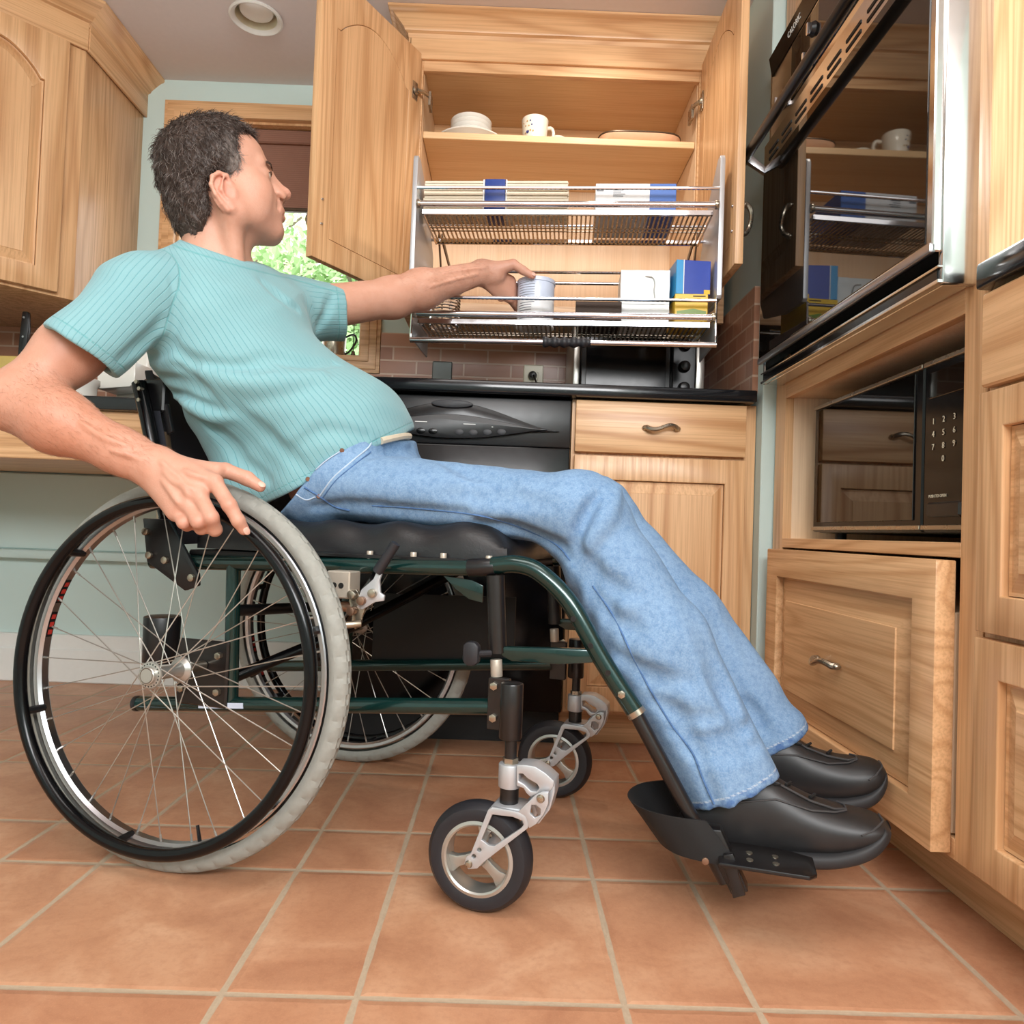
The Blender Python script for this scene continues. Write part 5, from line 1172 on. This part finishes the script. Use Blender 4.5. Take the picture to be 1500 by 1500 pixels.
skinmat(); body.data.materials.clear(); body.data.materials.append(M['skin'])
# ---- eyes, brows, nails
plain('eye_white', (206, 192, 182), .12); plain('iris', (74, 64, 50), .1); plain('brow_hair', (88, 66, 54), .7, nscale=300.); plain('nail', (222, 174, 156), .25, nz=.02)
for s in (-1, 1):
    e = MB().sph(H(75, 31*s, -10.5), .0126*HS*1000, 16).build('eye', 'eye_white', man); d = nrm(HF*.97+HL*.12*s-HU*.02); c = H(75, 31*s, -10.5)
    MB().lathe([(0, .0131), (.0028, .0130), (.0056, .0118), (.0057, .0112), (0, .010)], c, tuple(d), 20).build('iris', 'iris', e)
    MB().tube([H(*q) for q in ((90.2, 20*s, -9.4), (90.6, 28*s, -7.6), (88, 36*s, -8), (83, 43.5*s, -11.5))], [.0007, .0011, .0011, .0007], 6).build('eyelash', 'brow_hair', man)
    rnd = random.Random(4); b = MB()
    for i in range(150):
        t = rnd.random(); q = Vector(H(97.5-1.5*t-13*t*t, (9+33*t)*s, 6+5.5*t-4*t*t+rnd.uniform(-3, 3)*(1-.5*t))); v = Vector(tuple(HF*(-.35)+HL*s*.8+HU*(.5-.9*t+rnd.uniform(-.25, .25)))).normalized()*.0085
        b.tube([q, q+v*.5+Vector(tuple(HF*.0012)), q+v], [.0005, .0004, .0001], 3)
    b.build('eyebrow', 'brow_hair', man)
def nail(p, ax, n_, w=.0052, l=.0068):
    ax = nrm(ax); n_ = nrm(np.asarray(n_)-ax*(np.asarray(n_)@ax)); l_ = np.cross(n_, ax)
    v, q = mesh_field([Ell(p, (l, w, .0022), np.stack([ax, l_, n_]))], p-.01, p+.01, .0006); obj_from(v, q, 'fingernail', 'nail', man)
vw = lambda p: -nrm(p-CAMO)
for (f, k, lift) in ((hr_f, 0, .0075), (hr_f, 4, .0075), (hl_f, 4, .0075)):
    a, b_ = f[k][0][2], f[k][0][3]; nn = nrm(vw(b_)*.75+np.array((0, 0, .62)) if k else vw(b_)*.9+np.array((.25, 0, .3))); ax = nrm(b_-a); nn = nrm(nn-ax*(nn@ax)); nail(b_+nn*f[k][1][3]*.86+ax*.0015, ax, nn)
# ---- hair
def sdpoly(p, poly):
    d = np.full(len(p), 1e9); sg = np.ones(len(p)); n = len(poly)
    for i in range(n):
        a, b = np.array(poly[i], float), np.array(poly[i-1], float); e = b-a; w = p-a; t = np.clip(w@e/(e@e), 0, 1); q = w-t[:, None]*e; d = np.minimum(d, (q*q).sum(1))
        c = np.stack([p[:, 1] >= a[1], p[:, 1] < b[1], e[0]*w[:, 1] > e[1]*w[:, 0]]); fl = c.all(0) | (~c).all(0); sg = np.where(fl, -sg, sg)
    return sg*np.sqrt(d)
HPOLY = [(80, 64), (68, 66), (50, 58), (38, 48), (38, 30), (33, 8), (21, -22), (13, -25), (8, -20), (0, -15), (-10, -12), (-20, -16), (-29, -30), (-31, -50), (-33, -68), (-45, -92), (-62, -106), (-90, -110), (-130, -110), (-130, 150), (95, 150)]
class HairLine:
    op = '^'; k = .004
    def d(s, P):
        q = head_local(P.astype(float)); return (sdpoly(q[:, [0, 2]], HPOLY)/1000*HS*1000).astype(f32)
def wob(q, s, sd): return np.sin(q[:, 0]*s+sd+1.7*np.sin(q[:, 1]*s*.7+sd*2))*np.sin(q[:, 2]*s*.9+sd*3+1.3*np.sin(q[:, 0]*s*.6))
def hpost(P):
    q = head_local(P.astype(float)); return (.0022*wob(q, .16, .4)+.0013*wob(q, .37, 1.9)+.0008*wob(q, .8, 4.)).astype(f32)
hair_nodes = [he((2, 0, 36), (82, 74, 64)), he((-12, 0, 22), (80, 75, 70), .03), he((-42, 0, -40), (53, 60, 82), .03), he((34, 0, 44), (44, 56, 38), .03), HairLine()]
hV, hQ = mesh_field(hair_nodes, H(0, 0, 0)-.17, H(0, 0, 0)+.17, .0022*DETAIL, post=hpost)
plain('tmp_hair', (60, 48, 42), .6)
def hairmat():
    t = NT('hair_dark'); a = t.nd('Attribute', attribute_name='grey'); v = t.coords(jitter=False); n = t.noise(v, 240., 3., .7); n2 = t.noise(v, 60., 2.)
    c = t.mix(n, srgb(34, 27, 24), srgb(84, 68, 60)); c = t.mix(t.math('MULTIPLY', a.outputs['Fac'], .75), c, srgb(176, 166, 160)); t.base(c, .5); t.b.inputs['Specular IOR Level'].default_value = .35; t.bump(n2, .3, .002); M['hair_dark'] = t.m
hairmat()
def greyness(q, r=0.): return np.clip(np.exp(-(((q-np.array((28, -62, -6)))/np.array((15, 40, 30)))**2).sum(1))*1.1+np.exp(-(((q-np.array((28, 62, -6)))/np.array((15, 40, 30)))**2).sum(1))*1.1+r, 0, 1)
hair = obj_from(hV, hQ, 'hair', 'hair_dark', man, {'grey': greyness(head_local(hV))}, 1)
rng = np.random.default_rng(3)
def strands(base, dirs, nor, L, r, seed, curl, name, mat, parent, grey=None, lift=.25):
    g = np.random.default_rng(seed); n = len(base); seg = 5; sd = np.cross(nor, dirs); ph = g.uniform(0, 6.28, n); cf = g.uniform(.7, 1.4, n)[:, None]
    ts = np.linspace(0, 1, seg); rings = []
    for t in ts:
        c = base+dirs*(L*t)[:, None] if np.ndim(L) else base+dirs*L*t
        LL = (L if np.ndim(L) else np.full(n, L))[:, None]
        c = c+nor*(LL*lift*(t-.7*t*t))+sd*(np.sin(ph+t*4.5)[:, None]-np.sin(ph)[:, None])*LL*curl*cf+nor*(np.cos(ph*1.7+t*4.)[:, None]-np.cos(ph*1.7)[:, None])*LL*curl*.5
        rr = r*(1-.75*t**2); rings.append(np.stack([c+sd*rr, c-sd*rr*.5+nor*rr*.85, c-sd*rr*.5-nor*rr*.85], 1))
    V = np.stack(rings, 1).reshape(-1, 3); b0 = (np.arange(n)*seg*3)[:, None]; qs = []
    for k in range(seg-1):
        for j in range(3): qs.append(np.concatenate([b0+3*k+j, b0+3*k+(j+1) % 3, b0+3*k+3+(j+1) % 3, b0+3*k+3+j], 1))
    return obj_from(V, np.concatenate(qs), name, mat, parent, {'grey': np.repeat(grey, seg*3)} if grey is not None else None, 0)
def vnormals(V, Q):
    N = np.zeros_like(V); f = np.cross(V[Q[:, 2]]-V[Q[:, 0]], V[Q[:, 3]]-V[Q[:, 1]])
    for j in range(4):
        for k in range(3): N[:, k] += np.bincount(Q[:, j], f[:, k], len(V))
    return N/np.maximum(np.linalg.norm(N, axis=1), 1e-12)[:, None]
hN = vnormals(hV, hQ); ix = rng.choice(len(hV), min(len(hV), int(15000)), replace=len(hV) < 15000); q = head_local(hV[ix]); keep = sdpoly(q[:, [0, 2]], HPOLY) < 1.5; ix = ix[keep]; q = q[keep]
fl = q-np.array((-58., 0, 112)); fl[:, 2] -= 35+.5*np.abs(q[:, 1]); fr = np.clip((q[:, 0]-10)/50, 0, 1)*np.clip((q[:, 2]-50)/40, 0, 1); fl = fl/np.linalg.norm(fl, axis=1)[:, None]; fl += fr[:, None]*np.array((.7, .0, .0)); fl[:, 0] -= .35*np.clip((40-q[:, 2])/60, 0, 1)
fl += rng.normal(0, .30, fl.shape); D_ = fl@HA; nn = hN[ix]; D_ -= nn*(D_*nn).sum(1)[:, None]; D_ /= np.linalg.norm(D_, axis=1)[:, None]
strands(hV[ix]-nn*.0012, D_, nn, rng.uniform(.011, .020, len(ix))*np.clip(1-np.clip((-q[:, 2]-50)/70, 0, .6), .4, 1), .00048, 5, .16, 'hair_strands', 'hair_dark', hair, np.clip(greyness(q)+(rng.random(len(ix)) < .24)*rng.uniform(.3, .7, len(ix)), 0, 1), .3)
# forearm hair
plain('arm_hair', (168, 116, 84), .6)
bN = vnormals(V, Q)
def armhair(E_, W_, n, seed, sel):
    ax = nrm(W_-E_); t = (V-E_)@ax/np.linalg.norm(W_-E_); rad = np.linalg.norm((V-E_)-((V-E_)@ax)[:, None]*ax, axis=1); m = np.where((t > .02) & (t < 1.02) & (rad < .07) & sel)[0]
    if not len(m): return
    g = np.random.default_rng(seed); i = g.choice(m, n); d = ax*.8+g.normal(0, .35, (n, 3))+np.array((0, 0, -.3)); nn = bN[i]; d -= nn*(d*nn).sum(1)[:, None]; d /= np.linalg.norm(d, axis=1)[:, None]
    strands(V[i], d, nn, g.uniform(.006, .012, n), .00009, seed, .05, 'arm_hair', 'arm_hair', man, None, .35)
armhair(ELR, WRR, 2600, 11, V[:, 1] < 1.25); armhair(ELL, WRL, 1300, 12, V[:, 1] > 1.5)
# ---- t-shirt
SLR = PY(119, 516, 1.145); SLL = PY(503, 457, 1.605)
axR = nrm(SLR-SHR); axL = nrm(SLL-SHL)
hemA, hemB = CW(406, 729, .11), CW(598, 632, .28); hemN = nrm(np.cross(hemB-hemA, ray(585, 640))); hemN = hemN if hemN@(CH-BE) < 0 else -hemN
tors = [ECap(PE, BE, LP, (.168, .105), (.168, .119), .03), ECap(BE, ST, LP, (.168, .119), (.165, .120), .03), ECap(ST, CH, LP*.5+LS*.5, (.165, .120), (.168, .115), .03), ECap(CH, NB+np.array((-.005, 0, -.055)), LS, (.168, .115), (.135, .075), .03), Cap(W3(-.002, .2, .625), W3(-.035, .2, .74), .080, .083, .05)]
slR = [ECap(SHR+np.array((.02, .01, -.002)), SLR, nrm(ND+np.array((0, 0, .2))), (.062, .058), (.063, .060), .03), Cap(SHR, NB+np.array((-.02, -.02, -.028)), .056, .060, .04)]
slL = [ECap(SHL, SLL, (0, .3, 1), (.062, .062), (.063, .064), .03), Cap(SHL, NB+np.array((.01, .03, -.028)), .054, .058, .04)]
NK0 = nrm(H(-10, 0, -60)-NB); FT = nrm(np.cross(LS, NK0)); FT = FT if FT[0] > 0 else -FT; NK = nrm(NK0+FT*.22); colP = PY(316, 369, 1.285)
base_shirt = tors+[ECap(NB-NK0*.04+FT*.012, NB+NK0*.05+FT*.006, LS, (.070, .072), (.061, .062), .025)]+slR+slL
cutR = SLR; _v = ray(118, 516); cnR = nrm(axR-_v*(axR@_v)*.85); _v = ray(500, 458); cnL = nrm(axL-_v*(axL@_v)*.85); cuts = [HalfIf(SLR, cnR, SLR+axR*.06, .13), HalfIf(SLL, cnL, SLL+axL*.07, .13)]
crease = []
def fold(pts, r0, depth, k=.016, op='-', ends=.25):
    p = on(base_shirt, pts, 5, -depth if op == '+' else r0-depth)
    if len(p) > 1: rs = [r0*max(ends, math.sin(math.pi*min(max(i/(len(p)-1), .06), .94))**.6) for i in range(len(p))]; crease.extend(Grp(chain(p, rs, .004), k, op) for _ in (0,))
fold([(352, 534), (395, 522), (440, 528), (490, 530)], .012, .007); fold([(352, 556), (372, 550), (398, 540)], .011, .006); fold([(430, 655), (462, 634), (500, 631), (538, 638)], .014, .008)
fold([(250, 506), (290, 533), (345, 538), (380, 533)], .011, .008); fold([(248, 574), (285, 592), (322, 602)], .011, .010); fold([(262, 540), (290, 566), (318, 590)], .007, .005); fold([(230, 552), (262, 560), (300, 575)], .008, .006)
fold([(268, 585), (310, 625), (350, 660)], .008, .005); fold([(300, 620), (350, 672), (392, 704)], .009, .005); fold([(345, 600), (400, 650), (450, 690)], .012, .004)
fold([(205, 530), (236, 516), (252, 492), (258, 455), (252, 410)], .006, .0035, .008); fold([(180, 526), (215, 500), (240, 470)], .009, .005); fold([(190, 540), (225, 520), (250, 500)], .008, .005)
fold([(385, 412), (410, 432), (436, 452)], .008, .006); fold([(488, 432), (478, 460), (468, 480)], .007, .005)
fold([(300, 545), (350, 560), (410, 562), (470, 552)], .016, .007, .02, '+'); fold([(258, 582), (300, 606), (340, 612)], .010, .005, .014, '+')
def spost(P):
    p = P.astype(float); return (.0016*np.sin(p[:, 0]*31+7*np.sin(p[:, 2]*13))*np.sin(p[:, 2]*37+p[:, 1]*21)).astype(f32)
arm_gapR = [Cap(mid(SHR, SLR, .78), SLR+axR*.12, .047, .054, .004, '-')]; arm_gapL = [Cap(mid(SHL, SLL, .86), SLL+axL*.12, .046, .052, .004, '-')]
shirt_nodes = base_shirt+crease+arm_gapR+arm_gapL+cuts+[Half(hemA, hemN), Half(colP, NK)]
for q_ in shirt_nodes:
    if isinstance(q_, HalfIf): pass
sV, sQ = mesh_field(shirt_nodes, (-.86, .98, .50), (-.12, 1.75, 1.12), .0030*DETAIL, post=spost)
def ang(P, a, ax, ref):
    ref = nrm(ref-ax*(ref@ax)); w = np.cross(ax, ref); q = P-a; return np.arctan2(q@w, q@ref)
spine = nrm(CH-PE); uT = ang(sV, PE, spine, -ND)*.155; uR = ang(sV, SHR, axR, np.array((1., -1, 0)))*.064; uL = ang(sV, SHL, axL, np.array((0, -1., 0)))*.058
P32 = sV.astype(f32); dT = field(tors+[base_shirt[5]], P32); dR = field(slR[:1], P32); dL = field(slL[:1], P32)
rib = np.where((dR < dT-.004) & (dR < dL), uR, np.where(dL < dT-.004, uL, uT)); sel = np.where((dR < dT-.004) & (dR < dL), 1., np.where(dL < dT-.004, 2., 0.))
hemR = (sV-SLR)@cnR; hemL = (sV-SLL)@cnL; hm = np.minimum(np.minimum(np.where(sel == 1, np.abs(hemR+.017), 1), np.where(sel == 2, np.abs(hemL+.018), 1)), np.minimum(np.abs((sV-hemA)@hemN+.012), np.abs((sV-colP)@NK+.011)))
seam = np.minimum(hm, np.where((np.abs(dR-dT+.004) < .006), np.abs(dR-dT+.004)*.7, 1))
shirt = obj_from(sV, sQ, 'shirt', 'tmp_hair', man, {'rib': rib, 'seam': np.minimum(seam, .05)}, 1)
def shirtmat():
    t = NT('aqua_rib'); u = t.nd('Attribute', attribute_name='rib').outputs['Fac']; sm = t.nd('Attribute', attribute_name='seam').outputs['Fac']; v = t.coords(jitter=False)
    f = t.math('FRACT', t.math('DIVIDE', u, .0098)); d = t.math('ABSOLUTE', t.math('SUBTRACT', f, .5)); ln = t.nd('MapRange', i_0=d, i_1=.40, i_2=.5).outputs[0]
    n = t.noise(v, 500., 2.); n2 = t.noise(v, 14., 2.); c = t.mix(n2, srgb(122, 166, 173), srgb(136, 179, 184)); c = t.mix(t.math('MULTIPLY', n, .25), c, srgb(104, 160, 168))
    c = t.mix(t.math('MULTIPLY', ln, .62), c, srgb(78, 150, 162)); st = t.nd('MapRange', i_0=sm, i_1=.0006, i_2=.0018, i_3=1., i_4=0.).outputs[0]; c = t.mix(t.math('MULTIPLY', st, .6), c, srgb(84, 158, 162))
    t.base(c, .85); t.b.inputs['Sheen Weight'].default_value = .2; t.bump(t.math('SUBTRACT', t.math('MULTIPLY', n, .3), t.math('ADD', ln, st)), .45, .0016); M['aqua_rib'] = t.m
shirtmat(); shirt.data.materials.clear(); shirt.data.materials.append(M['aqua_rib'])
# ---- jeans
HMR, HML = CW(1078, 1157, .15), CW(1143, 1086, .345); axA = nrm(CW(1080, 1150, .15)-CW(1020, 1010, .15)); axB = nrm(CW(1143, 1086, .345)-CW(1085, 980, .345))
JR0, JL0 = HPR, HPL
base_jeans = [ECap(PE+np.array((0, 0, -.012)), W3(.128, .283, .685), LP, (.172, .088), (.175, .128), .03), ECap(JR0, KNR+np.array((-.02, 0, .004)), ND, (.084, .062), (.072, .056), .03), ECap(JL0, KNL+np.array((-.02, 0, .004)), ND, (.084, .062), (.072, .056), .03),
    Ell(KNR, (.064, .064, .056), None, .03), Ell(KNL, (.064, .064, .056), None, .03), ECap(KNR+np.array((-.002, 0, -.008)), mid(KNR, HMR, .5), ND, (.070, .066), (.072, .078), .03), ECap(mid(KNR, HMR, .5), HMR+axA*.05, ND, (.072, .078), (.064, .066), .02),
    ECap(KNL+np.array((-.002, 0, -.008)), mid(KNL, HML, .5), ND, (.070, .064), (.070, .070), .03), ECap(mid(KNL, HML, .5), HML+axB*.05, ND, (.070, .070), (.060, .060), .02), Cap(W3(.25, .283, .62), W3(.2, .283, .66), .05, .05, .04)]
jc = []
def jfold(pts, r0, depth, k=.018, op='-'):
    p = on(base_jeans, pts, 5, -depth if op == '+' else r0-depth)
    if len(p) > 1: jc.append(Grp(chain(p, [r0*max(.3, math.sin(math.pi*min(max(i/(len(p)-1), .06), .94))**.6) for i in range(len(p))], .004), k, op))
jfold([(880, 727), (862, 758), (838, 798)], .013, .014); jfold([(905, 716), (885, 760), (858, 806)], .012, .005, .018, '+'); jfold([(700, 768), (760, 778), (812, 800), (838, 822)], .012, .010); jfold([(842, 800), (868, 838), (900, 862), (935, 870)], .014, .011); jfold([(850, 840), (890, 900), (935, 925)], .012, .006)
jfold([(545, 668), (580, 658), (625, 658)], .008, .004); jfold([(640, 672), (690, 690), (745, 705)], .011, .007); jfold([(900, 960), (950, 990), (1010, 1000)], .013, .008); jfold([(1040, 985), (1062, 1012), (1078, 1050)], .013, .010); jfold([(985, 1072), (1030, 1086), (1080, 1078), (1098, 1062)], .011, .010); jfold([(960, 1030), (1000, 1052), (1050, 1052)], .010, .007); jfold([(1000, 1098), (1050, 1108), (1110, 1092)], .009, .005)
jfold([(640, 725), (720, 722), (800, 735)], .02, .008); jfold([(460, 745), (520, 742), (600, 750), (680, 752)], .008, .005); jfold([(1095, 1030), (1112, 1050), (1122, 1070)], .008, .006)
def jpost(P):
    p = P.astype(float); s = p@HD; z = p[:, 2]; g = np.clip((.55-z)/.1, 0, 1); return (.0022*np.sin(z*55+9*np.sin(s*17)+p[:, 1]*20)*np.sin(s*40+z*23)*(.35+.9*g)).astype(f32)
jeans_nodes = base_jeans+jc+[Cap(HMR+axA*.042, HMR+axA*.12, .055, .058, .003, '-'), Cap(HML+axB*.042, HML+axB*.12, .050, .052, .003, '-'), HalfIf(HMR, axA, HMR+axA*.055, .105), HalfIf(HML, axB, HML+axB*.055, .10), *[Half(CAMO, nv if nv@(PE+np.array((.05, 0, -.06))-CAMO) < 0 else -nv) for nv in (np.cross(ray(*p), ray(*q)) for p, q in (((425, 734), (474, 674)), ((474, 674), (538, 641)), ((538, 641), (606, 646))))]]
jV, jQ = mesh_field(jeans_nodes, (-.56, .94, .10), (.60, 1.72, .78), .0033*DETAIL, post=jpost)
hemj = np.minimum(np.abs((jV-HMR)@axA+.013)+(np.linalg.norm(jV-HMR, axis=1) > .13), np.abs((jV-HML)@axB+.013)+(np.linalg.norm(jV-HML, axis=1) > .12))
he_edge = np.minimum(np.clip(-((jV-HMR)@axA), 0, 1)+(np.linalg.norm(jV-HMR, axis=1) > .13), np.clip(-((jV-HML)@axB), 0, 1)+(np.linalg.norm(jV-HML, axis=1) > .12))
jeans = obj_from(jV, jQ, 'jeans', 'tmp_hair', man, {'hem': np.minimum(hemj, .05), 'edge': np.minimum(he_edge, .05)}, 1)
def denim():
    t = NT('denim'); v = t.coords(jitter=False); n = t.noise(v, 420., 3., .7); m2 = t.noise(v, 110., 3., .6); n3 = t.noise(v, 9., 3., .55); h = t.nd('Attribute', attribute_name='hem').outputs['Fac']; e = t.nd('Attribute', attribute_name='edge').outputs['Fac']
    c = t.mix(n3, srgb(78, 117, 158), srgb(130, 162, 196)); c = t.mix(t.math('MULTIPLY', t.ramp(n, [(.35, (0, 0, 0)), (.7, (1, 1, 1))]), .5), c, srgb(160, 184, 206)); c = t.mix(t.math('MULTIPLY', t.ramp(m2, [(.45, (0, 0, 0)), (.7, (1, 1, 1))]), .4), c, srgb(68, 106, 150))
    pk = t.noise(v, 70., 2.); ed = t.math('MULTIPLY', t.math('LESS_THAN', e, .014), t.ramp(pk, [(.4, (0, 0, 0)), (.6, (1, 1, 1))])); c = t.mix(t.math('MULTIPLY', ed, .7), c, srgb(46, 84, 142)); st = t.nd('MapRange', i_0=h, i_1=.0008, i_2=.002, i_3=1., i_4=0.).outputs[0]; c = t.mix(t.math('MULTIPLY', st, .6), c, srgb(196, 206, 214))
    t.base(c, .9); t.bump(t.math('ADD', n, t.math('MULTIPLY', m2, .6)), .3, .0012); M['denim'] = t.m
denim(); jeans.data.materials.clear(); jeans.data.materials.append(M['denim'])
plain('denim_dark', (84, 120, 168), .9, nz=.3, nscale=130.); plain('denim_thread', (182, 198, 216), .8); plain('rivet_copper', (120, 84, 66), .4, .6); plain('belt_tan', (206, 192, 170), .6); plain('belt_brown', (92, 76, 62), .5)
def seamline(pts, r=.0013, mat='denim_dark', lift=.0000, name='seam', n=8):
    p = on(jeans_nodes, pts, n, lift)
    if len(p) > 2: MB().tube(p, r, 6).build(name, mat, jeans)
seamline([(545, 741), (600, 744), (680, 752), (730, 762), (775, 778), (815, 798), (836, 822)]); seamline([(868, 858), (900, 905), (935, 978), (980, 1056), (1014, 1102), (1030, 1142), (1046, 1178)], .0014)
seamline([(468, 727), (488, 700), (515, 676), (540, 655), (545, 642)], .0014, 'denim_thread'); seamline([(472, 730), (493, 703), (520, 680), (543, 662)], .0012, 'denim_dark'); seamline([(450, 700), (476, 676), (500, 660)], .0012, 'denim_thread'); seamline([(446, 714), (466, 726), (490, 742), (512, 748)], .0016, 'denim_dark'); seamline([(430, 722), (448, 732), (462, 728)], .0014, 'denim_thread'); seamline([(612, 643), (635, 655), (648, 678)], .0014, 'denim_thread'); seamline([(622, 645), (645, 658), (658, 680)], .0014, 'denim_dark')
for x, y in ((501, 660), (451, 702), (467, 727)):
    p = march(jeans_nodes, x, y)
    if p is not None: d = ray(x, y); MB().cyl(p+d*.002, p-d*.0012, .0042, .0036, 12).build('rivet', 'rivet_copper', jeans)
bp_ = on(base_shirt, [(558, 646), (574, 642), (590, 639), (599, 639)], 6, -.001)
if len(bp_) > 2: blt = MB().tube(bp_, .0066, 8).build('belt', 'belt_tan', man)
# ---- shoes: lofted upper and sole, laces, seams
plain('shoe_leather', (34, 33, 34), .44, nz=.2, nscale=40.); plain('shoe_sole', (38, 38, 40), .6); plain('lace', (18, 18, 19), .8); plain('shoe_trim', (62, 61, 62), .6)
def loft(sta, name, mat, par, e=2.6, n=36):
    rings = []
    for c, hw, zb, zt in sta:
        r = []
        for i in range(n):
            a = 2*math.pi*i/n; ca, sa = math.cos(a), math.sin(a); y = hw*abs(ca)**(2/e)*(1 if ca > 0 else -1); z = (zt+zb)/2+(zt-zb)/2*abs(sa)**(2/e)*(1 if sa > 0 else -1)
            r.append(Vector(W3(c[0], c[1]+y, z)))
        rings.append(r)
    return loftrings2(rings, name, mat, par)
def loftrings2(rings, name, mat, par):
    n = len(rings[0]); vs = sum(rings, []); m = len(rings); fs = [(k*n+i, k*n+(i+1) % n, (k+1)*n+(i+1) % n, (k+1)*n+i) for k in range(m-1) for i in range(n)]+[tuple(range(n))[::-1], tuple(range((m-1)*n, m*n))]
    return MB().raw(vs, fs).build(name, mat, par, smooth=60)
def shoe(b, px, hw, toe_out):
    top = [(CB(x, t, b), CB(x, q, b)) for x, t, q in px]; n = len(px); S, U = [], []
    A = bez([(a[0][0], a[0][1], a[1][1], w) for a, w in zip(top, hw)], 4)
    a0, a1 = A[0][0], A[-1][0]
    for a, zt, zb, w in A:
        f = (a-a0)/(a1-a0); c = (a, b+toe_out*f); sh = .026 if f < .75 else .026+.006*(f-.75)/.25
        zs = min(zt-.002, zb+sh); S.append((c, w*1.0+.002, zb, zs)); U.append((c, w*.95, zb+.008, max(zt, zb+.012)))
    sole = None
    up = loft(U, 'shoe', 'shoe_leather', man, 2.3); sole = loft(S, 'sole', 'shoe_sole', up, 3.4)
    # laces across the instep, tongue ridge, toe and side seams
    P = lambda f, t, lift: (lambda q: Vector(W3(q[0], b+toe_out*f+t*q[3]*.985, (q[1]+q[2]+.008)/2+(q[1]-q[2]-.008)/2*max(0, 1-abs(t)**2.3)**(1/2.3)+lift)))(A[min(len(A)-1, max(0, int(f*(len(A)-1)+.5)))])
    for k in range(4):
        f = .36+.075*k; w = .34-.03*k; l = MB().tube([P(f, -w, .002), P(f+.012, 0, .005), P(f+.02, w, .002)], .0022, 6).build('lace', 'lace', up)
    MB().tube([P(.36, -.3, .004), P(.40, -.5, .004), P(.45, -.55, .001), P(.48, -.45, .003)], .0015, 6).build('lace', 'lace', up)
    MB().tube([P(f, -.42-.5*abs(f-.62)*0, .0014) for f in (.33, .42, .5, .58, .66)]+[P(.70, -.2, .001), P(.71, .1, .001), P(.69, .35, .001)], .0016, 6).build('stitching', 'shoe_trim', up)
    MB().tube([P(f, -t, .0012) for f, t in ((.08, .70), (.2, .93), (.34, .95), (.46, .86), (.58, .74), (.66, .55), (.70, .3))], .0014, 6).build('stitching', 'shoe_trim', up)
    MB().tube([P(f, -t, .0012) for f, t in ((.74, .98), (.79, .93), (.84, .75), (.875, .4), (.885, 0), (.875, -.4))], .0014, 6).build('stitching', 'shoe_trim', up)
    return up
plain('lace_black', (18, 18, 19), .8)
n1 = shoe(.150, [(994, 1196, 1216), (1000, 1180, 1234), (1020, 1158, 1248), (1050, 1140, 1253), (1085, 1128, 1255), (1120, 1130, 1257), (1150, 1147, 1259), (1185, 1166, 1260), (1220, 1178, 1259), (1255, 1187, 1253), (1282, 1195, 1242), (1297, 1204, 1228), (1303, 1211, 1220)], [.018, .028, .034, .037, .038, .040, .043, .046, .048, .047, .041, .030, .015], .004)
n2 = shoe(.324, [(1045, 1120, 1140), (1052, 1105, 1155), (1070, 1088, 1166), (1095, 1075, 1171), (1125, 1066, 1174), (1152, 1072, 1177), (1180, 1090, 1179), (1210, 1102, 1180), (1240, 1108, 1179), (1266, 1110, 1175), (1284, 1115, 1165), (1294, 1123, 1152), (1298, 1132, 1143)], [.018, .028, .034, .037, .038, .040, .043, .046, .048, .047, .041, .030, .015], .002)
n1['label'] = 'black leather shoe on the nearer footplate'; n2['label'] = 'black leather shoe on the farther foot, toe against the drawer'
# ================================================================== CAMERA, LIGHT
cam = bpy.data.cameras.new('camera'); co_ = bpy.data.objects.new('camera', cam); C.objects.link(co_)
cam.sensor_width = 36; cam.lens = F/1500*36; cam.clip_start = .01
m = Matrix([list(r) for r in CAMR.T]).to_4x4(); m.translation = Vector(CAMO); co_.matrix_world = m
sc = bpy.context.scene; sc.camera = co_
def area(name, loc, aim, sx, sy, power, col=(1, 1, 1)):
    l = bpy.data.lights.new(name, 'AREA'); l.shape = 'RECTANGLE'; l.size = sx; l.size_y = sy; l.energy = power; l.color = col
    o = bpy.data.objects.new(name, l); C.objects.link(o); o.location = loc; o.rotation_euler = (Vector(aim)-Vector(loc)).to_track_quat('-Z', 'Y').to_euler(); return o
area('added_front_key', (.35, -1.35, 1.70), (-.05, 1.6, .75), 1.7, .55, 48, (1, 1, 1))  # unseen soft key light added behind the camera; no patio opening in this room
area('added_overhead_fill', (-.1, .45, 1.98), (-.1, .9, 0), 1.2, .8, 12, (1, .98, .95))  # unseen fill panel added under the ceiling to lift the room, not a fixture
l = bpy.data.lights.new('cabinet_spot', 'SPOT'); l.energy = 11; l.color = (1, .9, .77); l.spot_size = R(110); l.spot_blend = .6; l.shadow_soft_size = .04
o = bpy.data.objects.new('cabinet_spot', l); C.objects.link(o); o.location = (.22, 1.70, 2.0); o.rotation_euler = (R(28), 0, 0)
w = bpy.data.worlds.new('world'); sc.world = w; w.use_nodes = True
bg = w.node_tree.nodes['Background']; bg.inputs[0].default_value = (.93, .97, 1, 1); bg.inputs[1].default_value = 2.2
vs = sc.view_settings; vs.view_transform = 'Standard'; vs.look = 'None'; vs.gamma = 1; vs.exposure = .42; vs.use_curve_mapping = False
